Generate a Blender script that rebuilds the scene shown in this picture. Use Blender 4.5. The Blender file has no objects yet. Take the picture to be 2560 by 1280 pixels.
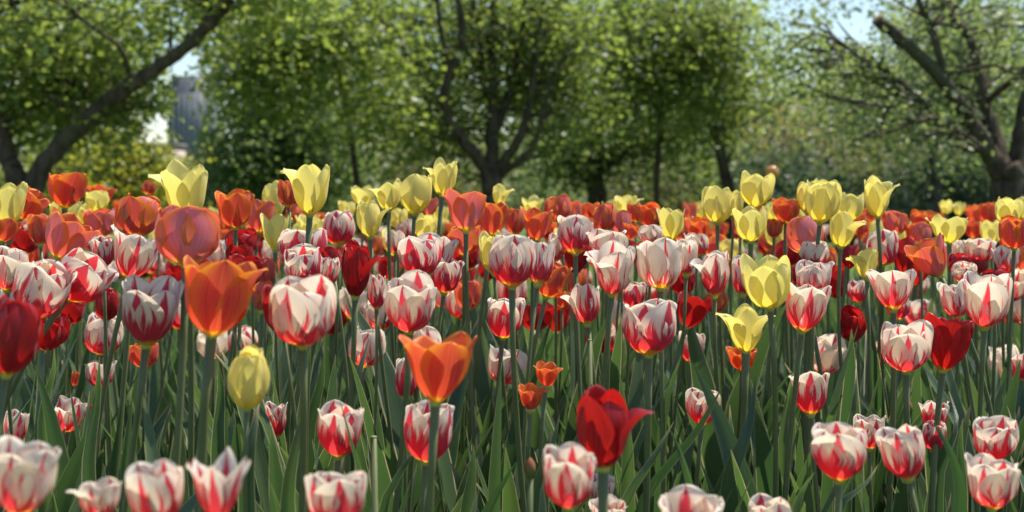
import bpy, math, random
import numpy as np
from mathutils import Matrix, Vector

# ------------------------------------------------------------------ camera, sky, sun, exposure
SC = bpy.context.scene
COL = SC.collection
F = 3555.5            # focal length in pixels of the 2560 px wide photograph (50 mm on 36 mm)
HC, YH = 0.72, 470.0  # eye height (m), horizon row
cam = bpy.data.cameras.new('camera')
camo = bpy.data.objects.new('camera', cam)
COL.objects.link(camo)
camo.location = (0, 0, HC)
camo.rotation_euler = (math.radians(90), 0, 0)
cam.lens, cam.sensor_width = 50.0, 36.0
cam.shift_y = -(640 - YH) / 2560.0
cam.clip_start, cam.clip_end = 0.05, 4000
cam.dof.use_dof = True
cam.dof.focus_distance = 1.62
cam.dof.aperture_fstop = 8.3
SC.camera = camo

SUN_EL, SUN_AZ = math.radians(64), math.radians(58)   # azimuth from +Y (away from the camera) towards +X
world = bpy.data.worlds.new('World')
SC.world = world
world.use_nodes = True
wn = world.node_tree
sky = wn.nodes.new('ShaderNodeTexSky')
sky.sky_type = 'NISHITA'
sky.sun_disc = False
sky.sun_elevation = SUN_EL
sky.sun_rotation = SUN_AZ
sky.dust_density = 0.3
sky.air_density = 1.0
sky.ozone_density = 1.4
wn.links.new(sky.outputs[0], wn.nodes['Background'].inputs[0])
wn.nodes['Background'].inputs[1].default_value = 0.11
sun = bpy.data.lights.new('sun', 'SUN')
sun.energy, sun.angle, sun.color = 5.0, math.radians(0.53), (1.0, 0.93, 0.82)
suno = bpy.data.objects.new('sun', sun)
COL.objects.link(suno)
to_sun = Vector((math.sin(SUN_AZ) * math.cos(SUN_EL), math.cos(SUN_AZ) * math.cos(SUN_EL), math.sin(SUN_EL)))
suno.rotation_euler = to_sun.to_track_quat('Z', 'Y').to_euler()
suno.location = (0, 0, 20)
SC.view_settings.view_transform = 'Standard'
SC.view_settings.look = 'None'
SC.view_settings.exposure = 0.68
SC.view_settings.gamma = 1.0
SC.render.engine = 'CYCLES'
SC.cycles.use_denoising = True
SC.cycles.max_bounces = 10
SC.cycles.diffuse_bounces = 4
SC.cycles.transmission_bounces = 8
SC.cycles.sample_clamp_indirect = 6.0

R = np.random.default_rng(11)
PI = math.pi


def P(x, y, d):
    """world point at pixel (x, y) of the photograph, d metres away"""
    return np.array([(x - 1280) / F * d, d, HC - (y - YH) / F * d])


# ------------------------------------------------------------------ node expression helper
class N:
    def __init__(s, t, sock): s.t, s.s = t, sock
    def _m(s, op, *a):
        n = s.t.nodes.new('ShaderNodeMath'); n.operation = op
        for i, v in enumerate((s,) + a):
            if isinstance(v, N): s.t.links.new(v.s, n.inputs[i])
            else: n.inputs[i].default_value = v
        return N(s.t, n.outputs[0])
    def __add__(s, o): return s._m('ADD', o)
    def __radd__(s, o): return s._m('ADD', o)
    def __sub__(s, o): return s._m('SUBTRACT', o)
    def __rsub__(s, o): return (s * -1.0) + o
    def __mul__(s, o): return s._m('MULTIPLY', o)
    def __rmul__(s, o): return s._m('MULTIPLY', o)
    def __truediv__(s, o): return s._m('DIVIDE', o)
    def pow(s, o): return s._m('POWER', o)
    def abs(s): return s._m('ABSOLUTE')
    def max(s, o): return s._m('MAXIMUM', o)
    def min(s, o): return s._m('MINIMUM', o)
    def sin(s): return s._m('SINE')
    def step(s, a, b):
        n = s.t.nodes.new('ShaderNodeMapRange'); n.interpolation_type = 'SMOOTHSTEP'
        s.t.links.new(s.s, n.inputs[0])
        for i, v in ((1, a), (2, b)):
            if isinstance(v, N): s.t.links.new(v.s, n.inputs[i])
            else: n.inputs[i].default_value = v
        return N(s.t, n.outputs[0])


def vec(t, x, y, z):
    n = t.nodes.new('ShaderNodeCombineXYZ')
    for i, v in enumerate((x, y, z)):
        if isinstance(v, N): t.links.new(v.s, n.inputs[i])
        else: n.inputs[i].default_value = v
    return N(t, n.outputs[0])


def noise(t, v, scale=1.0, detail=3.0, rough=0.5):
    n = t.nodes.new('ShaderNodeTexNoise')
    if v is not None: t.links.new(v.s, n.inputs['Vector'])
    n.inputs['Scale'].default_value = scale
    n.inputs['Detail'].default_value = detail
    n.inputs['Roughness'].default_value = rough
    return N(t, n.outputs[0])


def mix(t, f, a, b):
    n = t.nodes.new('ShaderNodeMix'); n.data_type = 'RGBA'
    for k, v in ((0, f), (6, a), (7, b)):
        if isinstance(v, N): t.links.new(v.s, n.inputs[k])
        elif k == 0: n.inputs[k].default_value = v
        else: n.inputs[k].default_value = (*v, 1)
    return N(t, n.outputs[2])


def attr(t, name):
    n = t.nodes.new('ShaderNodeAttribute'); n.attribute_name = name
    sp = t.nodes.new('ShaderNodeSeparateXYZ'); t.links.new(n.outputs['Vector'], sp.inputs[0])
    return [N(t, sp.outputs[i]) for i in range(3)]


def obj_coord(t):
    n = t.nodes.new('ShaderNodeTexCoord'); return N(t, n.outputs['Object'])


def new_mat(name):
    m = bpy.data.materials.new(name); m.use_nodes = True
    t = m.node_tree; t.nodes.clear()
    return m, t


def finish(t, col, rough=0.5, spec=0.3, trans=None, tcol=None, bump=None, bs=0.3, bd=0.001, sheen=0.0):
    p = t.nodes.new('ShaderNodeBsdfPrincipled')
    o = t.nodes.new('ShaderNodeOutputMaterial')
    if isinstance(col, N): t.links.new(col.s, p.inputs['Base Color'])
    else: p.inputs['Base Color'].default_value = (*col, 1)
    if isinstance(rough, N): t.links.new(rough.s, p.inputs['Roughness'])
    else: p.inputs['Roughness'].default_value = rough
    p.inputs['Specular IOR Level'].default_value = spec
    p.inputs['Sheen Weight'].default_value = sheen
    b = None
    if bump is not None:
        b = t.nodes.new('ShaderNodeBump'); b.inputs['Strength'].default_value = bs; b.inputs['Distance'].default_value = bd
        t.links.new(bump.s, b.inputs['Height']); t.links.new(b.outputs[0], p.inputs['Normal'])
    if trans:
        tr = t.nodes.new('ShaderNodeBsdfTranslucent')
        c = tcol if tcol is not None else col
        if isinstance(c, N): t.links.new(c.s, tr.inputs[0])
        else: tr.inputs[0].default_value = (*c, 1)
        if b: t.links.new(b.outputs[0], tr.inputs['Normal'])
        mx = t.nodes.new('ShaderNodeMixShader'); mx.inputs[0].default_value = trans
        t.links.new(p.outputs[0], mx.inputs[1]); t.links.new(tr.outputs[0], mx.inputs[2])
        t.links.new(mx.outputs[0], o.inputs[0])
    else:
        t.links.new(p.outputs[0], o.inputs[0])


def backface(t):
    n = t.nodes.new('ShaderNodeNewGeometry'); return N(t, n.outputs['Backfacing'])


# ------------------------------------------------------------------ materials
def petal_material(kind):
    m, t = new_mat({'S': 'striped_petal', 'R': 'red_petal', 'O': 'orange_petal', 'Y': 'yellow_petal'}[kind])
    u, v, r = attr(t, 'puv')
    bias, _, _ = attr(t, 'bias')
    seed = r * 37.0
    fine = noise(t, vec(t, u * 26.0, v * 1.6, seed), 1.0, 2.0)
    streak = noise(t, vec(t, u * 8.0, v * 0.9, seed), 1.0, 3.0, 0.6)
    big = noise(t, vec(t, u * 1.6, v * 1.5, seed + 5.0), 1.0, 2.0)
    au = u.abs()
    if kind == 'S':
        wob = (big - 0.5) * 0.5
        c = (u + wob * v).abs()
        wc = 0.46 * (1.0 - v).max(0.0).pow(1.0) + 0.085
        f1 = 1.0 - c / wc
        side = (au - 0.66 + (streak - 0.5) * 0.5).abs()
        f2 = 0.62 - side / (0.27 * (1.02 - v * 1.25).max(0.02))
        f3 = (0.34 - v + au * 0.12 + (streak - 0.5) * 0.3) * 3.2
        raw = f1.max(f2).max(f3) + (streak - 0.5) * 1.6 + (fine - 0.5) * 1.7 - v * 0.34 + bias + 0.44
        mask = raw.step(0.05, 0.60)
        pale = mix(t, fine.step(0.3, 0.75), (0.89, 0.845, 0.74), (0.82, 0.745, 0.63))
        pale = mix(t, (0.55 - v).step(0.0, 0.45) * 0.6, pale, (0.82, 0.66, 0.46))
        red = mix(t, fine, (0.42, 0.016, 0.062), (0.62, 0.070, 0.125))
        col = mix(t, mask, pale, red)
        ye = (0.18 - v + (streak - 0.5) * 0.20).step(0.0, 0.09)
        col = mix(t, ye, col, (0.82, 0.60, 0.10))
        tred = mix(t, v.step(0.1, 0.5), mix(t, fine, (0.80, 0.03, 0.03), (0.86, 0.10, 0.07)), (0.84, 0.06, 0.075))
        tcol = mix(t, mask, (0.90, 0.77, 0.60), tred)
        tcol = mix(t, ye, tcol, (0.88, 0.55, 0.03))
        finish(t, col, 0.45, 0.35, 0.50, tcol, fine + big * 0.4, 0.30, 0.0012, 0.1)
    elif kind == 'R':
        col = mix(t, fine.step(0.3, 0.7), (0.22, 0.002, 0.010), (0.45, 0.010, 0.022))
        col = mix(t, (au + (big - 0.5)).step(0.6, 1.1) * 0.5, col, (0.52, 0.02, 0.03))
        ye = (0.10 - v + (streak - 0.5) * 0.16).step(0.0, 0.07)
        col = mix(t, ye, col, (0.75, 0.38, 0.02))
        tcol = mix(t, ye, mix(t, fine.step(0.3, 0.7), (0.60, 0.008, 0.008), (0.82, 0.03, 0.015)), (0.85, 0.45, 0.02))
        finish(t, col, 0.38, 0.4, 0.36, tcol, fine + big * 0.6, 0.3, 0.0012, 0.1)
    elif kind == 'O':
        edge = (au + v.pow(3.0) * 0.35 + (streak - 0.5) * 0.5).step(0.45, 1.1)
        mid = mix(t, fine.step(0.3, 0.7), (0.38, 0.035, 0.045), (0.60, 0.11, 0.09))
        pink = mix(t, bias.step(0.0, 1.0), mid, mix(t, fine.step(0.3, 0.7), (0.62, 0.20, 0.26), (0.76, 0.34, 0.38)))
        outer = mix(t, edge, pink, (0.76, 0.21, 0.040))
        inner = mix(t, edge, (0.74, 0.13, 0.025), (0.82, 0.25, 0.035))
        col = mix(t, backface(t), outer, inner)
        ye = (0.17 - v + (streak - 0.5) * 0.22).step(0.0, 0.10)
        col = mix(t, ye, col, (0.80, 0.50, 0.03))
        tcol = mix(t, edge, mix(t, fine.step(0.3, 0.7), (0.74, 0.075, 0.03), (0.88, 0.15, 0.04)), (0.90, 0.30, 0.03))
        tcol = mix(t, bias.step(0.3, 1.3) * 0.75, tcol, (0.80, 0.16, 0.12))
        tcol = mix(t, ye, tcol, (0.86, 0.55, 0.02))
        finish(t, col, 0.42, 0.4, 0.42, tcol, fine + big * 0.6, 0.3, 0.0012, 0.1)
    else:
        col = mix(t, fine.step(0.3, 0.7), (0.80, 0.69, 0.19), (0.87, 0.79, 0.34))
        col = mix(t, (0.5 - v).step(0.0, 0.5), col, (0.80, 0.68, 0.10))
        tcol = mix(t, v.step(0.0, 0.7), (0.88, 0.71, 0.04), (0.91, 0.80, 0.20))
        finish(t, col, 0.48, 0.3, 0.45, tcol, fine + big * 0.6, 0.3, 0.0012, 0.1)
    return m


PM = {k: petal_material(k) for k in 'SROY'}


def leaf_material():
    m, t = new_mat('tulip_leaf')
    u, v, r = attr(t, 'puv')
    ribs = noise(t, vec(t, u * 22.0, v * 0.8, r * 41.0), 1.0, 1.0)
    blot = noise(t, vec(t, u * 1.5, v * 4.0, r * 17.0), 1.0, 3.0)
    a = mix(t, r, (0.036, 0.066, 0.033), (0.082, 0.126, 0.056))
    a = mix(t, ribs.step(0.35, 0.7) * 0.6, a, (0.050, 0.105, 0.042))
    a = mix(t, blot.step(0.55, 0.8) * 0.35, a, (0.10, 0.16, 0.10))
    edge = u.abs().step(0.86, 0.97)
    rr = (r * 7.31).sin().abs()
    col = mix(t, edge * rr, a, (0.50, 0.46, 0.26))
    dry = ((v - 0.93) * rr).step(0.0, 0.05)
    col = mix(t, dry, col, (0.35, 0.27, 0.13))
    tc = mix(t, edge * rr, mix(t, r, (0.08, 0.18, 0.042), (0.17, 0.30, 0.06)), (0.7, 0.62, 0.3))
    finish(t, col, 0.34, 0.6, 0.30, tc, ribs + blot, 0.3, 0.001)
    return m


def stem_material():
    m, t = new_mat('tulip_stem')
    oc = obj_coord(t)
    n = noise(t, oc, 25.0, 3.0)
    col = mix(t, n, (0.095, 0.120, 0.048), (0.165, 0.190, 0.080))
    finish(t, col, 0.42, 0.4, 0.12, (0.2, 0.4, 0.06), n, 0.15, 0.001)
    return m


def tree_leaf_material(name, a, b, ta, tb, trans=0.45, rough=0.46):
    m, t = new_mat(name)
    _, _, r = attr(t, 'puv')
    oc = obj_coord(t)
    n = noise(t, oc, 0.9, 3.0)
    f = (r * 0.7 + n * 0.6 - 0.15).max(0.0).min(1.0)
    finish(t, mix(t, f, a, b), rough, 0.5, trans, mix(t, f, ta, tb))
    return m


def bark_material(name, a, b):
    m, t = new_mat(name)
    oc = obj_coord(t)
    sp = t.nodes.new('ShaderNodeVectorMath'); sp.operation = 'MULTIPLY'
    t.links.new(oc.s, sp.inputs[0]); sp.inputs[1].default_value = (9, 9, 2.2)
    n = noise(t, N(t, sp.outputs[0]), 2.5, 6.0, 0.65)
    k = noise(t, oc, 2.0, 4.0)
    col = mix(t, n.step(0.3, 0.7), a, b)
    col = mix(t, k.step(0.5, 0.75) * 0.6, col, (0.10, 0.11, 0.06))
    finish(t, col, 0.9, 0.15, None, None, n + k * 0.5, 0.9, 0.03)
    return m


def plain(name, col, rough=0.6, spec=0.3, var=0.25, scale=8.0, trans=None, tcol=None):
    m, t = new_mat(name)
    n = noise(t, obj_coord(t), scale, 5.0, 0.6)
    c = mix(t, n, tuple(x * (1 - var) for x in col), tuple(min(1, x * (1 + var)) for x in col))
    finish(t, c, rough, spec, trans, tcol, n, 0.3, 0.01)
    return m


LEAF_M, STEM_M = leaf_material(), stem_material()
PISTIL_M = plain('pistil', (0.42, 0.44, 0.12), .6, .3, .25, 60)
BARK = bark_material('dark_bark', (0.036, 0.028, 0.019), (0.125, 0.098, 0.070))
BARK2 = bark_material('grey_bark', (0.045, 0.038, 0.028), (0.13, 0.11, 0.085))
TL = {
    'mid': tree_leaf_material('mid_green_foliage', (0.078, 0.120, 0.037), (0.138, 0.178, 0.056), (0.27, 0.39, 0.055), (0.48, 0.57, 0.12), 0.50),
    'bright': tree_leaf_material('bright_green_foliage', (0.085, 0.135, 0.035), (0.155, 0.205, 0.055), (0.25, 0.36, 0.045), (0.50, 0.58, 0.11), 0.48),
    'dark': tree_leaf_material('dark_green_foliage', (0.060, 0.102, 0.044), (0.108, 0.155, 0.062), (0.19, 0.32, 0.065), (0.38, 0.50, 0.12), 0.45),
    'grey': tree_leaf_material('grey_green_foliage', (0.085, 0.125, 0.055), (0.15, 0.19, 0.085), (0.22, 0.32, 0.08), (0.44, 0.54, 0.16), 0.45),
    'yellow': tree_leaf_material('yellow_green_foliage', (0.13, 0.155, 0.022), (0.23, 0.235, 0.035), (0.36, 0.42, 0.03), (0.64, 0.62, 0.07), 0.48),
    'olive': tree_leaf_material('olive_foliage', (0.075, 0.095, 0.036), (0.135, 0.140, 0.055), (0.18, 0.22, 0.05), (0.36, 0.36, 0.09), 0.45),
    'blue': tree_leaf_material('blue_green_foliage', (0.034, 0.064, 0.034), (0.062, 0.095, 0.048), (0.07, 0.13, 0.05), (0.17, 0.25, 0.08), 0.4),
    'rust': tree_leaf_material('rust_foliage', (0.14, 0.095, 0.03), (0.22, 0.14, 0.04), (0.34, 0.22, 0.04), (0.50, 0.32, 0.07), 0.45),
}


# ------------------------------------------------------------------ mesh and object helpers
def make_mesh(name, V, Q, mat, puv=None, bias=None, smooth=True):
    V = np.asarray(V, dtype=np.float32); Q = np.asarray(Q, dtype=np.int32)
    me = bpy.data.meshes.new(name)
    n, (k, c) = len(V), Q.shape
    me.vertices.add(n); me.vertices.foreach_set('co', V.ravel())
    me.loops.add(k * c); me.loops.foreach_set('vertex_index', Q.ravel())
    me.polygons.add(k)
    me.polygons.foreach_set('loop_start', np.arange(0, k * c, c, dtype=np.int32))
    me.polygons.foreach_set('loop_total', np.full(k, c, dtype=np.int32))
    if smooth: me.polygons.foreach_set('use_smooth', np.ones(k, dtype=bool))
    if puv is not None:
        a = me.attributes.new('puv', 'FLOAT_VECTOR', 'POINT'); a.data.foreach_set('vector', np.asarray(puv, dtype=np.float32).ravel())
    if bias is not None:
        a = me.attributes.new('bias', 'FLOAT_VECTOR', 'POINT')
        b = np.zeros((n, 3), dtype=np.float32); b[:, 0] = bias; a.data.foreach_set('vector', b.ravel())
    me.update(calc_edges=True)
    me.validate()
    me.materials.append(mat)
    return me


def link(name, me, parent=None, loc=None, rot=None):
    o = bpy.data.objects.new(name, me)
    COL.objects.link(o)
    if parent: o.parent = parent
    if loc is not None: o.location = loc
    if rot is not None: o.rotation_euler = rot
    return o


def tag(o, label=None, cat=None, group=None, kind=None):
    if label: o['label'] = label
    if cat: o['category'] = cat
    if group: o['group'] = group
    if kind: o['kind'] = kind
    return o


def grid(nu, nv, off=0):
    i, j = np.meshgrid(np.arange(nu - 1), np.arange(nv - 1))
    a = (j * nu + i).ravel() + off
    return np.stack([a, a + 1, a + nu + 1, a + nu], 1)


def merge(parts):
    Vs, Qs, Ps, Bs, o = [], [], [], [], 0
    for p in parts:
        Vs.append(p[0]); Qs.append(p[1] + o); o += len(p[0])
        if len(p) > 2 and p[2] is not None: Ps.append(p[2])
        if len(p) > 3: Bs.append(np.full(len(p[0]), p[3]))
    return np.concatenate(Vs), np.concatenate(Qs), (np.concatenate(Ps) if Ps else None), (np.concatenate(Bs) if Bs else None)


def tube(pts, rad, ns=8, cap=True):
    pts = np.asarray(pts, float); n = len(pts)
    rad = np.broadcast_to(np.asarray(rad, float), (n,))
    tan = np.gradient(pts, axis=0); tan /= np.linalg.norm(tan, axis=1)[:, None] + 1e-9
    up = np.array([0.31, 1.0, 0.17]); up /= np.linalg.norm(up)
    a = np.cross(tan, up); bad = np.linalg.norm(a, axis=1) < 1e-3
    a[bad] = (1, 0, 0); a /= np.linalg.norm(a, axis=1)[:, None]
    b = np.cross(tan, a)
    th = np.linspace(0, 2 * PI, ns, endpoint=False)
    V = pts[:, None] + rad[:, None, None] * (np.cos(th)[None, :, None] * a[:, None] + np.sin(th)[None, :, None] * b[:, None])
    V = V.reshape(-1, 3)
    Q = []
    for i in range(n - 1):
        for k in range(ns):
            k2 = (k + 1) % ns
            Q.append((i * ns + k, i * ns + k2, (i + 1) * ns + k2, (i + 1) * ns + k))
    if cap:
        for base, c in ((0, 0), ((n - 1) * ns, 1)):
            ci = len(V); V = np.vstack([V, pts[0] if c == 0 else pts[-1]])
            for k in range(0, ns, 2):
                k1, k2 = (k + 1) % ns, (k + 2) % ns
                Q.append((ci, base + k2, base + k1, base + k) if c == 0 else (ci, base + k, base + k1, base + k2))
    return V, np.array(Q)


def spline(pts, n):
    """Catmull-Rom through rows of any width"""
    p = np.asarray(pts, float)
    if len(p) < 3:
        t = np.linspace(0, 1, n)[:, None]; return p[0] * (1 - t) + p[-1] * t
    q = np.vstack([2 * p[0] - p[1], p, 2 * p[-1] - p[-2]])
    out = []
    for s in np.linspace(0, len(p) - 1 - 1e-6, n):
        i = int(s); t = s - i
        a, b, c, d = q[i], q[i + 1], q[i + 2], q[i + 3]
        out.append(0.5 * (2 * b + (c - a) * t + (2 * a - 5 * b + 4 * c - d) * t * t + (3 * b - a - 3 * c + d) * t ** 3))
    return np.array(out)


def box(x0, x1, y0, y1, z0, z1):
    V = np.array([(x, y, z) for z in (z0, z1) for y in (y0, y1) for x in (x0, x1)], float)
    Q = np.array([(0, 2, 3, 1), (4, 5, 7, 6), (0, 1, 5, 4), (2, 6, 7, 3), (0, 4, 6, 2), (1, 3, 7, 5)])
    return V, Q


# ------------------------------------------------------------------ tulip parts
def smooth01(x):
    x = np.clip(x, 0, 1); return x * x * (3 - 2 * x)


def petal(L, W, th2, bend, R0, rho0, az, tip, ruffle, crease, curl, asym, nu=11, nv=15, th0=12, thm=88):
    x = np.linspace(0, 1, nv); v = 1 - (1 - x) ** 1.45
    vv = np.linspace(0, 1, 160)
    th = np.where(vv < bend, th0 + (thm - th0) * smooth01(vv / bend) ** 0.9, thm + (th2 - thm) * np.clip((vv - bend) / (1 - bend), 0, 1) ** 1.2)
    th = np.radians(th)
    rho = rho0 + L * np.concatenate([[0], np.cumsum((np.cos(th[1:]) + np.cos(th[:-1])) / 2)]) / 159
    z = L * np.concatenate([[0], np.cumsum((np.sin(th[1:]) + np.sin(th[:-1])) / 2)]) / 159
    rho, z, th = np.interp(v, vv, rho), np.interp(v, vv, z), np.interp(v, vv, th)
    tt = np.clip((v - 0.52) / 0.48, 0, 1)
    shp = (0.24 + 0.76 * smooth01(v / 0.60)) * (1 - tt ** tip[0]) ** tip[1]
    s = W * np.maximum(shp, 0.03)
    u = np.linspace(-1, 1, nu)
    U, Vv = np.meshgrid(u, v)
    Rc = (R0 * (0.35 + 0.65 * smooth01(v / 0.4)))[:, None]
    S = U * s[:, None]
    a = S / Rc
    xt, inn = Rc * np.sin(a), Rc * (1 - np.cos(a))
    ph = R.uniform(0, 6.28, 3)
    inn = inn + crease * np.exp(-(U / 0.12) ** 2) * np.sin(PI * np.clip(Vv, 0, 1)) * 0.6
    inn = inn - curl * np.abs(U) ** 3 * Vv ** 2.5
    inn = inn + ruffle * (np.sin(7 * Vv + 2.5 * U + ph[0]) * 0.6 + np.sin(15 * Vv * np.sign(U) + ph[1]) * 0.5) * np.abs(U) ** 2 * smooth01(Vv * 1.4)
    inn = inn + ruffle * 0.8 * np.sin(3.2 * U + ph[2]) * Vv ** 4
    dz = ruffle * 0.9 * np.sin(9 * U + ph[1]) * Vv ** 6
    T = th[:, None]
    pr = rho[:, None] - inn * np.sin(T)
    pz = z[:, None] + inn * np.cos(T) + dz * np.sin(T)
    pt = xt + asym * Vv ** 2
    c, sn = math.cos(az), math.sin(az)
    X, Y = pr * c - pt * sn, pr * sn + pt * c
    V = np.stack([X, Y, pz], -1).reshape(-1, 3)
    return V, grid(nu, nv), np.stack([U.ravel(), Vv.ravel(), np.full(U.size, R.random())], 1)


def bloom(kind, op, w, h, flare='', fine=True, front=None):
    """six petals (V, Q, puv), scaled so the cup spans w by h metres; base at the origin, axis +Z"""
    th2 = float(np.interp(op, (0, 1, 2, 3), (130, 114, 86, 54)))
    bend = float(np.interp(op, (0, 1, 2, 3), (0.48, 0.50, 0.53, 0.60)))
    tip = {'S': (2.2, 0.54), 'R': (2.0, 0.60), 'O': (2.1, 0.57), 'Y': (2.0, 0.64)}[kind]
    Wd = {'S': 0.032, 'R': 0.029, 'O': 0.030, 'Y': 0.026}[kind]
    ruf = {'S': 0.0013, 'R': 0.0007, 'O': 0.0006, 'Y': 0.0007}[kind]
    thm = float(np.interp(op, (0, 1, 2, 3), (92, 88, 78, 64)))
    base_t = R.uniform(14, 40) if op < 2.2 else R.uniform(22, 38)
    R0 = 0.0275 * (1 + .22 * max(0, op - 1))
    L = 0.072
    az0 = -PI / 2 + (R.normal(0, 0.35) if front is None else front)
    out = []
    nu, nv = (11, 15) if fine else (7, 9)
    for k in range(6):
        inner = k % 2
        az = az0 + k * PI / 3 + R.normal(0, 0.10)
        t2 = th2 + R.normal(0, 6 + 3 * op) + (5 if inner else -4)
        cx = math.cos(az)
        Lk = L * R.uniform(0.90, 1.06)
        b, curl = bend + R.normal(0, .03), R.uniform(0, 0.004)
        if ('L' in flare and cx < -0.75) or ('R' in flare and cx > 0.75):
            t2 = R.uniform(8, 26); b = 0.42; curl = 0.003
        if ('l' in flare and cx < -0.7) or ('r' in flare and cx > 0.7):
            t2 = R.uniform(36, 50); b = 0.5; curl = 0.001
        if 'p' in flare: tip = (1.6, .85); Wd = .024; curl = .004
        tp = (tip[0] * R.uniform(0.92, 1.08), tip[1] * R.uniform(0.9, 1.12))
        out.append(petal(Lk, Wd * R.uniform(0.92, 1.06) * (0.96 if inner else 1.02), t2, b, R0, 0.0045 if inner else 0.0052, az, tp,
                         ruf * R.uniform(0.6, 1.6), R.uniform(0.0005, 0.0016), curl, R.normal(0, 0.002), nu, nv, base_t + (4 if inner else 0), thm if t2 > 40 else 70))
    A = np.concatenate([p[0] for p in out])
    sx = w / (A[:, 0].max() - A[:, 0].min()); sz = h / (A[:, 2].max() - min(0, A[:, 2].min()))
    sx = min(max(sx, sz * 0.62), sz * 1.6)
    return [(p[0] * (sx, sx, sz), p[1], p[2]) for p in out]


def leaf_geo(L, W, az, e0, e1, fold, twist, nu=7, nv=14, base=(0, 0, 0)):
    v = np.linspace(0, 1, nv)
    el = np.radians(e0 + (e1 - e0) * v ** (1.7 if e1 > 20 else 1.1) + R.normal(0, 4) * np.sin(5 * v))
    az = az + R.normal(0, .35) * 0
    r = 0.006 + L * np.concatenate([[0], np.cumsum(np.cos(el[:-1]))]) / (nv - 1)
    z = L * np.concatenate([[0], np.cumsum(np.sin(el[:-1]))]) / (nv - 1) - 0.005
    s = W * np.maximum(np.clip(np.sin(PI * (0.16 + 0.84 * v) ** 0.85), 0, 1) ** 0.85, 0.02)
    s[0] *= 0.8
    U, Vv = np.meshgrid(np.linspace(-1, 1, nu), v)
    S = U * s[:, None]
    ph = R.uniform(0, 6.28)
    fo = fold * (1 - 0.5 * Vv)
    lift = np.abs(S) * np.sin(fo) + (0.16 * np.sin(9 * Vv + ph + np.sign(U)) + .08 * np.sin(23 * Vv + 2 * ph)) * s[:, None] * np.abs(U) ** 2
    tw = twist * Vv
    a = S * np.cos(fo)
    tx = a * np.cos(tw) - lift * np.sin(tw)
    nn = a * np.sin(tw) + lift * np.cos(tw)
    E = el[:, None]
    pr = r[:, None] - nn * np.sin(E); pz = z[:, None] + nn * np.cos(E)
    c, sn = math.cos(az), math.sin(az)
    V = np.stack([pr * c - tx * sn + base[0], pr * sn + tx * c + base[1], pz + base[2]], -1).reshape(-1, 3)
    return V, grid(nu, nv), np.stack([U.ravel(), Vv.ravel(), np.full(U.size, R.random())], 1)


def blade_geo(line, W, nu=7):
    n = len(line); v = np.linspace(0, 1, n)
    s = W * np.maximum(np.clip(np.sin(PI * (0.12 + 0.88 * v) ** 1.25), 0, 1) ** .9, .02)
    tan = np.gradient(line, axis=0); tan /= np.linalg.norm(tan, axis=1)[:, None]
    yaw = R.uniform(-.7, .7) + R.normal(0, .5) * v
    side = np.stack([np.cos(yaw), np.sin(yaw), 0 * yaw], 1)
    side -= tan * np.sum(side * tan, 1)[:, None]; side /= np.linalg.norm(side, axis=1)[:, None]
    nrm = np.cross(side, tan)
    U, Vv = np.meshgrid(np.linspace(-1, 1, nu), v)
    fo = R.uniform(.2, .6)
    lift = (np.abs(U) * math.sin(fo) + .10 * np.sin(9 * Vv + 4 * R.random()) * U ** 2) * s[:, None]
    V = line[:, None] + side[:, None] * (U * s[:, None] * math.cos(fo))[..., None] - nrm[:, None] * lift[..., None] * R.choice([-1, 1])
    return V.reshape(-1, 3), grid(nu, n), np.stack([U.ravel(), Vv.ravel(), np.full(U.size, R.random())], 1)


def stem_points(top, axis, n=11):
    top = np.asarray(top, float); axis = np.asarray(axis, float)
    t = np.linspace(0, 1, n)[:, None]
    H = top[2]
    p0 = np.zeros(3); p1 = np.array([R.normal(0, .028), R.normal(0, .028), H * 0.45]); p2 = top - axis * H * 0.33
    return (1 - t) ** 3 * p0 + 3 * (1 - t) ** 2 * t * p1 + 3 * (1 - t) * t * t * p2 + t ** 3 * top


KW = {'S': 'white-and-crimson striped', 'R': 'deep red', 'O': 'orange', 'Y': 'pale yellow'}


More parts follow.
